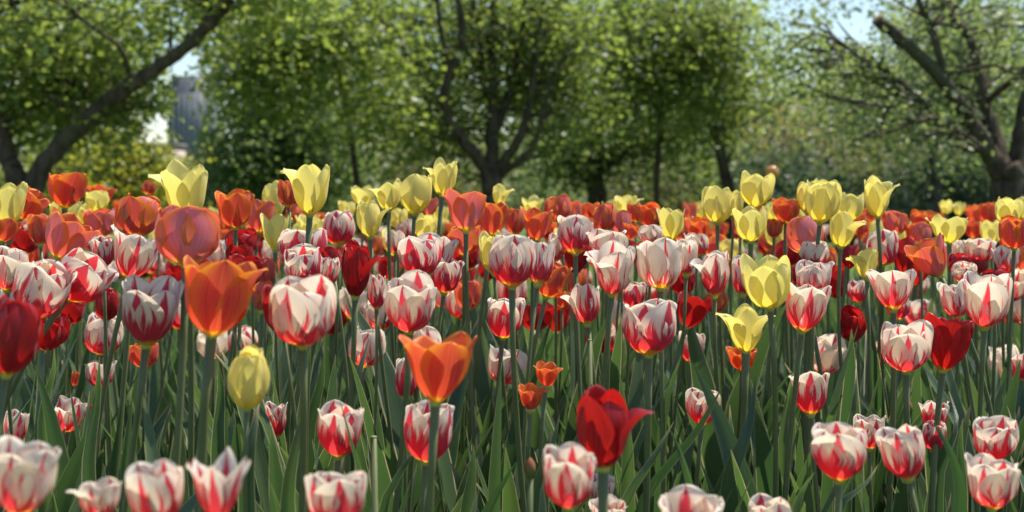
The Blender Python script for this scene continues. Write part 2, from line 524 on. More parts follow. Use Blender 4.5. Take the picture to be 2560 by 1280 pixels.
def tulip(x, y, w, h, kind, op, tilt, label, d=None, flare='', W=None, bias=None, nleaf=3, parts=True, group=None, toward=None, front=None, blades=()):
    """one tulip whose cup centre stands at pixel (x, y), w by h pixels"""
    if d is None:
        Wr = W or {'S': 0.056, 'R': 0.054, 'O': 0.057, 'Y': 0.052}[kind] * (0.9 + 0.09 * op)
        d = Wr * F / w
    if y > YH + 20: d = min(d, (HC - 0.27) * F / (y - YH))
    wm, hm = w * d / F, h * d / F
    ta = math.radians(tilt); tb = math.radians(R.normal(2, 7) if toward is None else toward)
    ax = Vector((math.sin(ta), -math.sin(tb), math.cos(ta) * math.cos(tb))).normalized()
    c = P(x, y, d)
    base = c - np.array(ax) * hm * 0.5
    ca = abs(math.cos(ta))
    gx, gy = base[0] - ax[0] * 0.12 + R.normal(0, .02), base[1] - ax[1] * 0.08 + R.normal(0, .02)
    t = bpy.data.objects.new('tulip', None); COL.objects.link(t)
    t.location = (gx, gy, 0.0); t.empty_display_size = 0.05
    tag(t, label, 'tulip', group)
    rel = base - np.array([gx, gy, 0])
    sp = stem_points(rel, ax)
    r0 = R.uniform(0.0029, 0.0038) * min(1.15, max(0.62, wm / 0.056))
    rad = np.linspace(r0 * 1.1, r0 * 0.9, len(sp)); rad[-1] *= 1.25
    V, Q = tube(sp, rad, 8)
    link('stem', make_mesh('stem', V, Q, STEM_M), t)
    rot = Vector((0, 0, 1)).rotation_difference(ax).to_euler()
    pet = bloom(kind, op, wm, hm, flare, parts, front)
    rb = bias if bias is not None else R.normal(0, 0.35)
    if parts:
        V, Q = tube([(0, 0, -.004), (0, 0, .001), (0, 0, .006), (0, 0, hm * .18), (0, 0, hm * .30), (0, 0, hm * .33)], [r0, .0052, .0040, .0034, .0042, .0020], 9)
        bl = link('bloom', make_mesh('bloom', V, Q, PISTIL_M), t, rel, rot)
        for p in pet:
            link('petal', make_mesh('petal', p[0], p[1], PM[kind], p[2], rb + R.normal(0, 0.18)), bl)
    else:
        V, Q, pu, bb = merge([(p[0], p[1], p[2], rb + R.normal(0, 0.15)) for p in pet])
        link('bloom', make_mesh('bloom', V, Q, PM[kind], pu, bb), t, rel, rot)
    H = rel[2]
    a0 = R.uniform(0, 6.28)
    for k in range(nleaf):
        up = R.uniform(0, .28) * H
        Lf = min(0.42, max(0.16, (H - up) * R.uniform(0.62, 0.95)))
        j = min(len(sp) - 1, int(up / H * (len(sp) - 1)))
        lv = leaf_geo(Lf, R.uniform(0.014, 0.027) * (1.0 if parts else 0.85), a0 + k * 2.3 + R.normal(0, .4), R.uniform(76, 89), R.uniform(45, 84), R.uniform(0.15, 0.7), R.normal(0, 0.7),
                      *((7, 14) if parts else (5, 9)), (sp[j][0], sp[j][1], sp[j][2]))
        link('leaf', make_mesh('leaf', lv[0], lv[1], LEAF_M, lv[2]), t)
    org = np.array([gx, gy, 0])
    for (x1, y1, x2, y2, x3, y3, wp, dl) in blades:
        a, m_, c_ = P(x1, y1, dl), P(x2, y2, dl), P(x3, y3, dl)
        g = c_ + (c_ - m_) * .6; g[2] = 0
        step = max(.05, np.linalg.norm(c_ - m_)); kk = max(1, int(round(np.linalg.norm(g - c_) / step)))
        low = [g + (c_ - g) * i / kk + np.array([0, .02 * math.sin(PI * i / kk), 0]) for i in range(kk)]
        line = spline(low + [c_, m_, a + (0, R.normal(0, .02), 0)], 26)
        lv = blade_geo(line, wp * dl / F / 2)
        link('leaf', make_mesh('leaf', lv[0] - org, lv[1], LEAF_M, lv[2]), t)
    return t

# ------------------------------------------------------------------ ground
def sheet(name, x0, x1, y0, y1, nx, ny, z, amp, mat, sc=3.0):
    X, Y = np.meshgrid(np.linspace(x0, x1, nx), np.linspace(y0, y1, ny))
    Z = z + amp * (np.sin(X * sc + 1.3 * np.sin(Y * sc * .7)) * np.cos(Y * sc * 1.1) + 0.5 * np.sin(X * sc * 2.7 + Y * sc * 1.9))
    o = link(name, make_mesh(name, np.stack([X, Y, Z], -1).reshape(-1, 3), grid(nx, ny), mat))
    tag(o, kind='structure')
    return o


m, t = new_mat('lawn_grass')
oc = obj_coord(t)
n1, n2 = noise(t, oc, 0.25, 4.0), noise(t, oc, 14.0, 5.0, 0.7)
c = mix(t, n1.step(0.35, 0.65), (0.060, 0.115, 0.022), (0.10, 0.145, 0.035))
c = mix(t, n2.step(0.4, 0.7) * 0.6, c, (0.045, 0.080, 0.018))
finish(t, c, 0.8, 0.2, None, None, n2, 0.8, 0.03)
LAWN_M = m
m, t = new_mat('soil')
oc = obj_coord(t)
n1, n2 = noise(t, oc, 6.0, 5.0, 0.6), noise(t, oc, 45.0, 6.0, 0.7)
c = mix(t, n2.step(0.35, 0.7), (0.030, 0.020, 0.013), (0.095, 0.066, 0.045))
c = mix(t, n1 * 0.5, c, (0.055, 0.038, 0.026))
finish(t, c, 0.95, 0.1, None, None, n2 + n1, 1.0, 0.02)
SOIL_M = m
sheet('lawn', -1500, 1500, -200, 2000, 3, 3, -0.02, 0.0, LAWN_M)
sheet('soil', -3.2, 3.4, 0.55, 5.9, 90, 80, -0.004, 0.008, SOIL_M, 9.0)
chips = []
for _ in range(1500):
    a = R.uniform(0, 6.28); l = R.uniform(.008, .022); wd = R.uniform(.003, .007)
    cx, cy = R.uniform(-1.6, 1.6), R.uniform(.8, 4.5)
    b = R.uniform(-.3, .3)
    V, Q = box(-l, l, -wd, wd, -.0015, .0015)
    V = V @ np.array([(math.cos(b), 0, math.sin(b)), (0, 1, 0), (-math.sin(b), 0, math.cos(b))])
    V = V @ np.array([(math.cos(a), math.sin(a), 0), (-math.sin(a), math.cos(a), 0), (0, 0, 1)]) + (cx, cy, .008)
    chips.append((V, Q))
V, Q, _, _ = merge(chips)
o = link('bark_mulch', make_mesh('bark_mulch', V, Q, plain('mulch', (0.10, 0.065, 0.042), 0.9, 0.1, 0.5, 60), smooth=False)); tag(o, kind='stuff')

# grass blades behind the bed
nb = 16000
gy = 5.7 + 9 * R.random(nb) ** 1.6; gx = (R.random(nb) - .5) * gy * 0.86
az = R.uniform(0, 6.28, nb); hh = R.uniform(.03, .075, nb); wd = .003 + gy * .0004
ln = R.normal(0, .02, (nb, 2))
b0 = np.stack([gx, gy, np.full(nb, -.02)], 1); dx = np.stack([np.cos(az) * wd, np.sin(az) * wd, 0 * az], 1)
tp = b0 + np.stack([ln[:, 0], ln[:, 1], hh], 1)
V = np.stack([b0 - dx, b0 + dx, tp + dx * .25, tp - dx * .25], 1).reshape(-1, 3)
pu = np.zeros((nb * 4, 3)); pu[:, 2] = np.repeat(R.random(nb), 4)
o = link('grass', make_mesh('grass', V, np.arange(nb * 4).reshape(-1, 4), TL['bright'], pu)); tag(o, kind='stuff')

# ------------------------------------------------------------------ trees, shrubs, far background
OPEN = [(428, 186, 500, 395), (412, 100, 488, 190), (356, 285, 426, 362), (2075, 30, 2180, 98)]   # places where the crowns part


def leaves(centres, counts, spread, size, flat=0.8):
    """quads of folded leaves gathered in clumps"""
    C = np.repeat(np.asarray(centres, float), counts, axis=0); n = len(C)
    cl = np.repeat(R.random(len(counts)), counts)
    off = R.normal(0, 1, (n, 3)) * np.repeat(np.broadcast_to(spread, (len(counts),)), counts)[:, None] * (1, 1, flat)
    p = C + off
    px, py = 1280 + p[:, 0] / p[:, 1] * F, YH + (HC - p[:, 2]) / p[:, 1] * F
    keep = np.ones(n, bool)
    for (a, b_, c, d_) in OPEN:
        e = R.normal(0, 9, n)
        keep &= ~((px > a + e) & (px < c + e) & (py > b_ + e) & (py < d_ + e) & (R.random(n) < .96))
    p, C, cl = p[keep], C[keep], cl[keep]; n = len(p)
    ax = R.normal(0, 1, (n, 3)); ax[:, 2] = ax[:, 2] * .45 - .38
    ax /= np.linalg.norm(ax, axis=1)[:, None]
    sd = np.cross(ax, R.normal(0, .8, (n, 3)) + (0, 0, 1.4)); sd /= np.linalg.norm(sd, axis=1)[:, None] + 1e-9
    nm = np.cross(ax, sd)
    L = size * R.choice([.55, .8, 1.0, 1.15, 1.5], n)[:, None] * R.uniform(.85, 1.15, n)[:, None]; W = L * R.uniform(.28, .40, n)[:, None]
    V = np.stack([p, p + ax * L * .45 + sd * W + nm * W * .35, p + ax * L, p + ax * L * .45 - sd * W + nm * W * .35], 1).reshape(-1, 3)
    pu = np.zeros((n * 4, 3)); pu[:, 2] = np.repeat(np.clip(.68 * cl + .32 * R.random(n), 0, 1), 4)
    return V, np.arange(n * 4).reshape(-1, 4), pu


def limb(rows, D, sides=10, n=None):
    """rows of (x, y, depth offset, width in px) -> tube, centre line"""
    pw = np.array([[*P(x, y, D + dd), w * (D + dd) / F / 2] for x, y, dd, w in rows])
    s = spline(pw, n or max(6, len(rows) * 4))
    rr = np.maximum(s[:, 3], .004) * (1 + R.normal(0, .03, len(s)))
    c = s[:, :3] + R.normal(0, 1, (len(s), 3)) * rr[:, None] * .10
    return tube(c, rr, sides), c


def tree(name, label, cat, D, limbs, crowns, mat, bark, size, twigs=1, group=None, upper=None, cut=None):
    """limbs: pixel poly-lines; crowns: (x, y, depth offset, rx, ry px, rz m, clumps, leaves per clump)"""
    root = bpy.data.objects.new(name, None); COL.objects.link(root)
    if limbs: b = P(limbs[0][0][0], 600, D); root.location = (b[0], b[1], 0)
    else: b = P(crowns[0][0], 600, D + crowns[0][2]); root.location = (b[0], b[1], 0)
    org = np.array(root.location)
    tag(root, label, cat, group)
    tubes, lines = [], []
    for L in limbs:
        tb, c = limb(L, D); tubes.append(tb); lines.append(c)
    allp = np.concatenate(lines) if lines else None
    cs, ns = [], []
    for (x, y, dd, rx, ry, rz, nc, nl) in crowns:
        d = D + dd; c0 = P(x, y, d)
        v = R.normal(0, 1, (nc, 3)); v /= np.linalg.norm(v, axis=1)[:, None]
        q = c0 + v * (R.random(nc) ** .45 * np.where(R.random(nc) < .27, R.uniform(1.1, 1.6, nc), 1.0))[:, None] * (rx * d / F, rz, ry * d / F)
        q = q[q[:, 2] > 0.1]
        cs.append(q); ns.append(np.maximum(3, R.poisson(nl * 1.0, len(q))))
    cs, ns = np.concatenate(cs), np.concatenate(ns)
    if twigs and allp is not None:
        k = 0
        for q in cs:
            if R.random() > twigs: continue
            dist = np.linalg.norm(allp - q, axis=1) + (q[2] < allp[:, 2]) * .15
            j = int(R.choice(np.argsort(dist)[:14])); a = allp[j]
            ln = np.linalg.norm(q - a)
            if ln < .12 or ln > .95 or (cut and np.linalg.norm(a - P(*cut[0], D + cut[1])) < .3): continue
            md = a + (q - a) * .5 + R.normal(0, .06, 3) * ln + (0, 0, .05 * ln)
            tubes.append(tube(spline([a, md, q], 5), np.linspace(.011 + .004 * ln, .004, 5), 4, False))
    if tubes:
        V, Q, _, _ = merge(tubes)
        link('trunk', make_mesh('trunk', V - org, Q, bark), root)
    if cut:
        p, dr, r = P(*cut[0], D + cut[1]), cut[2], cut[3]
        V, Q = tube([p, p + np.array(dr) * .012], [r, r * .97], 12)
        link('sawn_end', make_mesh('sawn_end', V - org, Q, plain('sawn_wood', (0.36, 0.25, 0.17), .8, .2, .3, 30)), root)
    V, Q, pu = leaves(cs, ns, size * 2.5, size * .80)
    link('crown', make_mesh('crown', V - org, Q, mat, pu, smooth=False), root)
    return root


# 1 leaning tree on the left
tree('leaning_tree', 'tree with a dark limb leaning up to the right over the grey tower', 'tree', 11,
     [[(60, 660, 0, 95), (62, 540, 0, 88), (70, 470, 0, 80)],
      [(75, 480, 0, 58), (118, 400, 0, 50), (190, 328, 0, 46), (262, 262, -.1, 43), (330, 212, -.2, 40), (400, 165, -.25, 37), (455, 125, -.3, 35), (515, 70, -.35, 31), (560, 15, -.4, 26), (590, -60, -.5, 26), (660, -260, -.8, 18)],
      [(518, 68, -.35, 24), (518, 10, -.3, 20), (530, -70, -.3, 16), (500, -200, -.2, 10)],
      [(50, 480, 0, 60), (30, 420, .1, 50), (12, 365, .2, 46), (-6, 310, .2, 42), (-40, 200, .3, 36), (-70, -60, .5, 26), (-60, -300, .6, 14)],
      [(-45, 170, .2, 24), (-20, 40, 0, 24), (20, 14, -.1, 22), (60, -6, -.2, 18), (160, -90, -.3, 12)],
      [(190, 328, 0, 14), (165, 240, .3, 12), (150, 120, .4, 10), (100, -40, .5, 7)],
      [(330, 212, -.2, 12), (300, 120, -.4, 11), (220, 60, -.5, 9), (165, 5, -.6, 8), (120, -80, -.6, 6)]],
     [(120, 60, .6, 300, 190, 1.3, 300, 26), (170, 235, .8, 250, 120, .9, 190, 26), (420, 20, .3, 120, 70, .8, 40, 24),
      (380, 250, .2, 70, 45, .4, 22, 24), (330, 290, .5, 110, 40, .5, 26, 22), (640, -30, 0, 190, 90, .9, 110, 26), (100, -480, .4, 620, 380, 2.2, 110, 20)],
     TL['mid'], BARK, .075, .35)
# 2 bright hanging branches right of the leaning limb (their own tree, trunk out of the picture above the dark one)
tree('hanging_tree', 'tree with bright yellow-green leaf sprays hanging in front of the dark leafy tree', 'tree', 13,
     [[(905, 660, 2.4, 20), (892, 470, 2.4, 17), (870, 300, 2.2, 17), (830, 120, 1.6, 18), (760, -60, .9, 20), (640, -220, .4, 14)],
      [(830, 120, 1.6, 14), (880, 40, 1.0, 10), (930, -80, .6, 8)], [(780, -10, 1.0, 10), (700, 20, .6, 8), (620, 60, .4, 5)]],
     [(640, 90, .2, 100, 110, .6, 66, 26), (760, 80, .2, 110, 110, .6, 76, 26), (720, 215, .3, 90, 70, .5, 44, 24), (600, 200, .3, 60, 70, .4, 26, 22), (890, 120, .4, 110, 150, .7, 90, 24),
      (930, 280, 1.2, 110, 100, .7, 70, 24), (760, -330, .4, 420, 260, 1.8, 60, 20)],
     TL['bright'], BARK, .080, .3)
# 3 slim tree behind
tree('slim_tree', 'slim dark trunked tree behind the leaning limb and above the yellow shrub', 'tree', 17,
     [[(186, 640, 0, 28), (186, 470, 0, 25), (187, 380, 0, 23), (183, 300, 0, 20), (178, 180, .1, 16), (190, 0, .2, 10)]],
     [(70, 200, .2, 190, 160, 1.0, 150, 24), (260, 130, .6, 190, 160, 1.1, 150, 24), (190, -300, 0, 300, 260, 1.8, 70, 20)],
     TL['mid'], BARK, .085, .3)
# 4 yellow-green shrub
tree('yellow_shrub', 'yellow-green leafy shrub behind the left tulips under the leaning tree', 'shrub', 15,
     [[(250, 640, 0, 18), (255, 480, 0, 14), (280, 400, 0, 8)], [(250, 620, 0, 16), (200, 480, 0, 12), (150, 420, 0, 8)], [(255, 620, 0, 16), (330, 460, 0, 11), (390, 390, 0, 7)]],
     [(230, 465, 0, 150, 70, .7, 110, 26), (330, 410, .2, 120, 60, .6, 90, 26), (150, 440, .2, 80, 60, .5, 40, 24), (380, 380, .1, 75, 45, .5, 42, 22), (300, 335, .2, 80, 50, .5, 28, 16), (330, 500, 0, 120, 60, .6, 60, 26)],
     TL['yellow'], BARK2, .065, .4)
# 5 dense dark tree left of centre
tree('dense_tree', 'dense dark green tree with foliage down to the flowers beside the grey tower', 'tree', 19,
     [[(680, 640, 0, 60), (685, 480, 0, 50), (690, 300, 0, 42), (700, 100, .2, 30), (700, -200, .3, 16)]],
     [(660, 360, 0, 185, 150, 1.0, 230, 28), (720, 230, .2, 165, 130, .9, 170, 28), (640, 470, 0, 160, 90, 1.0, 150, 28), (800, 400, .3, 130, 140, 1.0, 150, 28), (700, 60, .4, 170, 130, 1.1, 90, 26), (700, -200, .3, 220, 200, 1.6, 60, 24)],
     TL['dark'], BARK, .095, .15)
# 6 forked tree in the centre
tree('forked_tree', 'large tree at the centre whose short trunk forks into many upright limbs', 'tree', 15,
     [[(1226, 660, 0, 67), (1227, 540, 0, 58), (1229, 480, 0, 55), (1231, 425, 0, 57)],
      [(1226, 442, 0, 36), (1190, 392, -.1, 34), (1145, 335, -.2, 31), (1116, 285, -.25, 28), (1110, 235, -.3, 26), (1124, 190, -.3, 24), (1146, 135, -.35, 22), (1156, 70, -.4, 21), (1146, 0, -.4, 17), (1130, -120, -.5, 12)],
      [(1128, 188, -.3, 15), (1110, 120, -.4, 14), (1098, 50, -.5, 12), (1090, -30, -.5, 10), (1060, -150, -.6, 7)],
      [(1231, 440, 0, 38), (1230, 340, .1, 33), (1233, 250, .15, 29), (1229, 150, .2, 24), (1233, 40, .2, 20), (1238, -100, .3, 15), (1240, -300, .3, 9)],
      [(1238, 330, .1, 22), (1268, 250, .2, 21), (1288, 170, .3, 17), (1302, 80, .35, 15), (1312, -20, .4, 12), (1330, -200, .5, 7)],
      [(1240, 430, 0, 29), (1284, 370, -.1, 24), (1312, 310, -.15, 21), (1326, 240, -.2, 17), (1342, 150, -.2, 14), (1352, 40, -.2, 11), (1370, -150, -.3, 7)],
      [(1246, 440, 0, 22), (1300, 402, -.15, 17), (1336, 362, -.2, 14), (1352, 310, -.25, 11), (1372, 220, -.3, 9), (1420, 120, -.3, 6)],
      [(1232, 215, .15, 15), (1206, 140, .1, 13), (1192, 60, 0, 10), (1176, -60, 0, 8)],
      [(1250, 255, .15, 10), (1215, 220, -.1, 9), (1165, 190, -.3, 5)],
      [(1116, 285, -.25, 12), (1060, 200, -.3, 9), (1000, 110, -.2, 8), (940, 30, 0, 5)]],
     [(1040, 180, .5, 130, 200, .8, 120, 22), (1180, 30, .6, 200, 120, 1.0, 150, 22), (1290, 150, .8, 170, 170, .9, 150, 22), (1060, 350, .6, 110, 100, .6, 56, 22), (1200, 250, 1.7, 190, 150, .6, 130, 22),
      (1390, 80, .4, 150, 150, 1.0, 130, 22), (1400, 260, .5, 100, 120, .7, 80, 22), (930, 60, .2, 110, 120, .8, 60, 22), (1200, -360, .2, 520, 280, 2.2, 90, 18)],
     TL['mid'], BARK, .080, .45)
# 7 broad dark tree right of centre
tree('broad_tree', 'broad dark green tree with low foliage and dark trunk right of the forked one', 'tree', 19,
     [[(1490, 660, 0, 56), (1490, 520, 0, 50), (1488, 440, 0, 46), (1500, 300, 0, 38), (1540, 120, .2, 28), (1570, -100, .3, 18)],
      [(1489, 460, 0, 22), (1440, 420, -.2, 18), (1390, 370, -.2, 12)], [(1492, 440, 0, 24), (1560, 380, -.2, 18), (1640, 330, -.3, 12)],
      [(1500, 300, 0, 18), (1600, 210, -.3, 14), (1700, 170, -.4, 9)], [(1530, 150, .2, 16), (1660, 60, -.2, 11), (1760, 0, -.3, 7)]],
     [(1450, 350, 0, 140, 100, .8, 110, 26), (1570, 330, 0, 150, 110, .8, 120, 26), (1690, 300, .2, 120, 110, .9, 110, 26), (1400, 410, -.2, 80, 50, .5, 40, 26)],
     TL['dark'], BARK, .09, .25)
tree('leafy_tree', 'tall leafy mid-green tree crown right of centre above the broad dark tree', 'tree', 17,
     [[(1640, 660, 1.2, 18), (1642, 470, 1.2, 16), (1650, 300, 1.0, 15), (1670, 120, .7, 14), (1690, -60, .5, 18), (1700, -300, .4, 10)],
      [(1650, 280, 1.0, 14), (1560, 170, .4, 11), (1480, 60, 0, 8)], [(1662, 190, .8, 14), (1750, 120, .2, 10), (1850, 80, -.2, 6)]],
     [(1520, 120, 0, 150, 150, .9, 140, 26), (1680, 60, 0, 170, 150, .9, 160, 26), (1790, 110, .1, 105, 130, .9, 110, 24), (1640, 220, 0, 160, 90, .9, 120, 26), (1800, 240, .2, 80, 90, .7, 56, 22), (1650, -300, .2, 330, 240, 1.8, 60, 20)],
     TL['mid'], BARK2, .085, .35)
# 8 thin leaning trunk
tree('thin_tree', 'thin dark trunk leaning slightly left behind the yellow tulips', 'tree', 18,
     [[(1838, 660, 0, 34), (1822, 480, 0, 32), (1806, 400, 0, 29), (1796, 330, 0, 25), (1790, 240, 0, 18), (1800, 120, .1, 12)]],
     [(1780, 300, .3, 100, 90, .6, 60, 20), (1890, 210, .3, 130, 120, .8, 80, 18), (1960, 130, .3, 110, 90, .7, 36, 16)], TL['mid'], BARK, .08, .4)
# 9 spreading tree on the right
tree('spreading_tree', 'spreading tree with a thick sawn off limb and sparse grey-green leaves', 'tree', 10,
     [[(2545, 680, 0, 120), (2535, 560, 0, 98), (2525, 480, 0, 88), (2508, 415, 0, 78)],
      [(2500, 430, 0, 52), (2468, 370, -.05, 45), (2425, 300, -.1, 41), (2380, 232, -.15, 37), (2325, 165, -.2, 34), (2262, 108, -.25, 32), (2192, 48, -.3, 31)],
      [(2362, 205, -.15, 22), (2350, 140, -.2, 20), (2326, 68, -.2, 18), (2300, 10, -.25, 15), (2270, -90, -.3, 11)],
      [(2326, 70, -.2, 14), (2362, 40, -.1, 13), (2402, -4, 0, 11), (2460, -90, .1, 8)],
      [(2515, 430, 0, 42), (2485, 330, .15, 34), (2455, 230, .25, 28), (2442, 150, .3, 24), (2420, 90, .3, 21), (2380, 40, .35, 22), (2350, -20, .4, 18), (2320, -160, .5, 11)],
      [(2462, 260, .25, 16), (2500, 225, .1, 17), (2560, 178, 0, 17), (2640, 110, -.1, 14), (2740, 20, -.2, 10)],
      [(2480, 400, 0, 16), (2458, 330, .2, 15), (2462, 260, .25, 14)],
      [(2560, 560, 0, 70), (2556, 470, 0, 64), (2552, 380, .1, 56), (2575, 250, .2, 46), (2640, 60, .4, 32), (2700, -200, .6, 18)],
      [(2470, 385, -.05, 24), (2430, 352, -.2, 19), (2380, 318, -.2, 16), (2330, 280, -.2, 14), (2285, 235, -.2, 12), (2235, 190, -.2, 10), (2180, 155, -.2, 9), (2130, 140, -.2, 7), (2060, 170, -.8, 6)],
      [(2180, 172, -.7, 9), (2120, 120, -.8, 8), (2050, 70, -.9, 5), (1980, 60, -.9, 4)],
      [(2345, 295, -.5, 12), (2280, 305, -.6, 10), (2220, 330, -.7, 8), (2150, 345, -.8, 5)],
      [(2440, 372, -.3, 12), (2400, 345, -.6, 10), (2340, 330, -.7, 8), (2290, 365, -.8, 5)],
      [(2285, 245, -.5, 8), (2230, 265, -.6, 6), (2130, 260, -.7, 4)]],
     [(2300, 120, .9, 190, 120, .5, 90, 16), (2470, 110, 1.0, 170, 150, .6, 90, 16), (2130, 200, .5, 150, 80, .5, 50, 14), (2250, 300, .5, 190, 60, .5, 66, 14), (2050, 110, .1, 110, 70, .5, 26, 13),
      (2400, 380, .9, 120, 60, .4, 30, 13), (2560, 270, 1.1, 90, 150, .5, 44, 15), (1980, 210, 0, 110, 110, .5, 40, 13), (1960, 60, .3, 130, 90, .6, 46, 13), (2110, 150, .4, 120, 60, .5, 24, 13), (2400, 0, -.3, 150, 40, .3, 26, 13), (2150, -10, .2, 130, 30, .4, 18, 13),
      (2540, 120, -.4, 90, 110, .25, 16, 12), (2120, 150, -.3, 130, 70, .3, 34, 14), (2280, 310, -.5, 150, 50, .25, 30, 13), (2230, 200, -.2, 90, 60, .3, 24, 13), (2400, -380, .2, 520, 300, 1.8, 70, 15)],
     TL['grey'], BARK, .050, .2, cut=((2192, 48), -.3, (-.62, -.1, .45), .0425))
tree('backing_tree', 'leafy green tree filling the gaps behind the upper limbs of the spreading tree', 'tree', 17,
     [[(2350, 660, 0, 34), (2340, 470, 0, 30), (2330, 300, 0, 26), (2340, 150, 0, 20), (2360, -50, .1, 12)], [(2335, 300, 0, 16), (2430, 200, .1, 12), (2520, 100, .2, 8)], [(2335, 220, 0, 12), (2260, 140, .1, 9), (2220, 60, .1, 6)]],
     [(2270, 230, 0, 130, 110, .6, 110, 22), (2400, 170, .2, 140, 150, .7, 150, 22), (2530, 200, .3, 110, 170, .7, 120, 22), (2330, 70, .2, 130, 90, .6, 80, 20), (2470, 40, .2, 120, 80, .6, 70, 20), (2120, 260, .2, 90, 70, .5, 50, 18)],
     TL['grey'], BARK2, .08, .3)
# 10 shrubs behind, one by one
for x, y, rx, ry, D, mt, nc, lab in [
    (960, 430, 120, 110, 24, 'olive', 150, 'olive green shrub between the dark dense tree and the forked trunk'),
    (1110, 470, 110, 80, 23, 'olive', 110, 'low olive shrub just left of the forked trunk'),
    (1350, 480, 110, 70, 27, 'grey', 110, 'pale grey-green low shrub right of the forked trunk'),
    (1620, 480, 130, 80, 25, 'olive', 130, 'brownish olive shrub right of the broad dark trunk'),
    (1730, 400, 110, 110, 26, 'mid', 130, 'green shrub beyond the thin trunk on its left'),
    (1950, 450, 120, 90, 20, 'blue', 130, 'rounded blue-green shrub behind the amber globe'),
    (2080, 380, 150, 120, 26, 'olive', 170, 'tall olive shrub left of the spreading tree'),
    (2250, 450, 150, 110, 22, 'olive', 150, 'brown-green shrub below the low branches of the spreading tree'),
    (2400, 480, 150, 110, 18, 'blue', 190, 'dark blue-green bush left of the spreading trunk'),
    (1960, 320, 90, 80, 29, 'rust', 46, 'small rust tinted shrub high behind the amber globe'),
    (2110, 520, 170, 45, 17, 'blue', 110, 'low dark hedge-like bush behind the right yellow tulips'),
    (430, 470, 80, 60, 22, 'blue', 60, 'small grey-green bush at the foot of the grey tower'),
    (60, 420, 190, 130, 22, 'mid', 160, 'green shrub far left beyond the leaning trunk'),
    (2570, 380, 120, 170, 20, 'mid', 140, 'leafy green shrub right of the spreading trunk')]:
    tree('shrub', lab, 'shrub', D, [[(x, 640, 0, 14), (x + 5, y, 0, 8)], [(x - 6, 630, 0, 12), (x - rx * .5, y - ry * .2, 0, 6)], [(x + 6, 630, 0, 12), (x + rx * .5, y - ry * .3, 0, 6)]],
         [(x, y, 0, rx, ry, .9, nc, 26), (x, y + ry * .7, 0, rx * .95, ry * .7, .9, nc // 2, 24)], TL[mt], BARK2, .085, .1, 'shrubs behind the flower bed')


def woodland(name, D, spans, mat, size, n):
    cs = []
    for (x0, x1, ytop, ybot, k) in spans:
        xs = R.uniform(x0, x1, k); e = np.sin(xs * .021 + D) * 30 + np.sin(xs * .057) * 16
        ys = R.uniform(0, 1, k) * (ybot - ytop - e) + ytop + e
        for x, y in zip(xs, ys): cs.append(P(x, y, D + R.normal(0, 1.6)))
    V, Q, pu = leaves(cs, np.full(len(cs), n), size * 2.6, size)
    o = link(name, make_mesh(name, V, Q, mat, pu, smooth=False)); tag(o, kind='stuff')


woodland('distant_wood', 42, [(-250, 330, 40, 600, 430), (540, 1860, -60, 600, 1250), (1860, 2150, 215, 600, 260), (2150, 2800, 170, 600, 520), (330, 540, 425, 600, 60)], TL['mid'], .19, 24)
woodland('distant_scrub', 33, [(820, 1500, 330, 600, 330), (1500, 2200, 290, 600, 360), (2200, 2700, 250, 600, 260)], TL['olive'], .15, 24)

# hill far right, wooded; the blue of distant haze is mixed into its colour
X, Yg = np.meshgrid(np.linspace(-150, 700, 80), np.linspace(0, 1, 10))
prof = np.interp(X, [-150, 60, 110, 150, 190, 240, 300, 420, 700], [0, 2, 16, 24, 31, 36, 44, 60, 50]) + 1.6 * np.sin(X * .21) + 1.1 * np.sin(X * .53)
Zh = prof * np.sin(Yg * PI / 2) - 1
V = np.stack([X, 560 + Yg * 160, Zh], -1).reshape(-1, 3)
o = link('hill', make_mesh('hill', V, grid(80, 10), plain('hazed_woods', (0.055, 0.085, 0.085), .9, .1, .5, .12))); tag(o, kind='structure')

# grey tower far away with a lower block beside it
bt = bpy.data.objects.new('tower', None); COL.objects.link(bt)
D = 260.0
p0, p1 = P(428, 196, D), P(528, 196, D)
bt.location = (p0[0], D, 0)
tag(bt, 'tall grey-blue ribbed tower seen between the leaning limb and dark tree', 'building')
Wt = p1[0] - p0[0]; Ht = p0[2]
TWM = plain('tower_cladding', (0.165, 0.185, 0.215), .5, .4, .15, .4)
V, Q = box(0, Wt, 0, Wt * 1.2, -1, Ht)
link('wall', make_mesh('wall', V, Q, TWM, smooth=False), bt)
RIB = plain('tower_rib', (0.215, 0.235, 0.265), .5, .4, .1, .4)
for k in range(8):
    x = Wt * (.06 + k * .125)
    V, Q = box(x, x + Wt * .035, -.35, -.003, -1, Ht - .4); link('rib', make_mesh('rib', V, Q, RIB, smooth=False), bt)
V, Q = box(-.15, Wt * .8, -.5, Wt * 1.2, Ht + .003, Ht + .45); link('parapet', make_mesh('parapet', V, Q, plain('parapet', (0.30, 0.34, 0.38), .6, .3, .1, .4), smooth=False), bt)
V, Q = box(Wt * .80 + .01, Wt * 1.05, .4, Wt, Ht + .003, Ht + 1.1); link('roof_cabin', make_mesh('roof_cabin', V, Q, plain('cabin', (0.34, 0.24, 0.18), .7, .2, .1, .4), smooth=False), bt)
V, Q = box(-.9, -.003, 1.0, Wt, -1, Ht - 4.0); link('side_fin', make_mesh('side_fin', V, Q, plain('fin', (0.22, 0.19, 0.20), .7, .2, .1, .4), smooth=False), bt)
bl = bpy.data.objects.new('low_building', None); COL.objects.link(bl)
D2 = 200.0
a, b = P(330, 366, D2), P(432, 366, D2)
bl.location = (a[0], D2, 0); tag(bl, 'low pinkish building in front of the grey tower, half hidden by the yellow shrub', 'building')
wl = b[0] - a[0]
V, Q = box(0, wl, 0, 8, -1, a[2]); link('wall', make_mesh('wall', V, Q, plain('pink_wall', (0.42, 0.34, 0.30), .8, .2, .1, .4), smooth=False), bl)
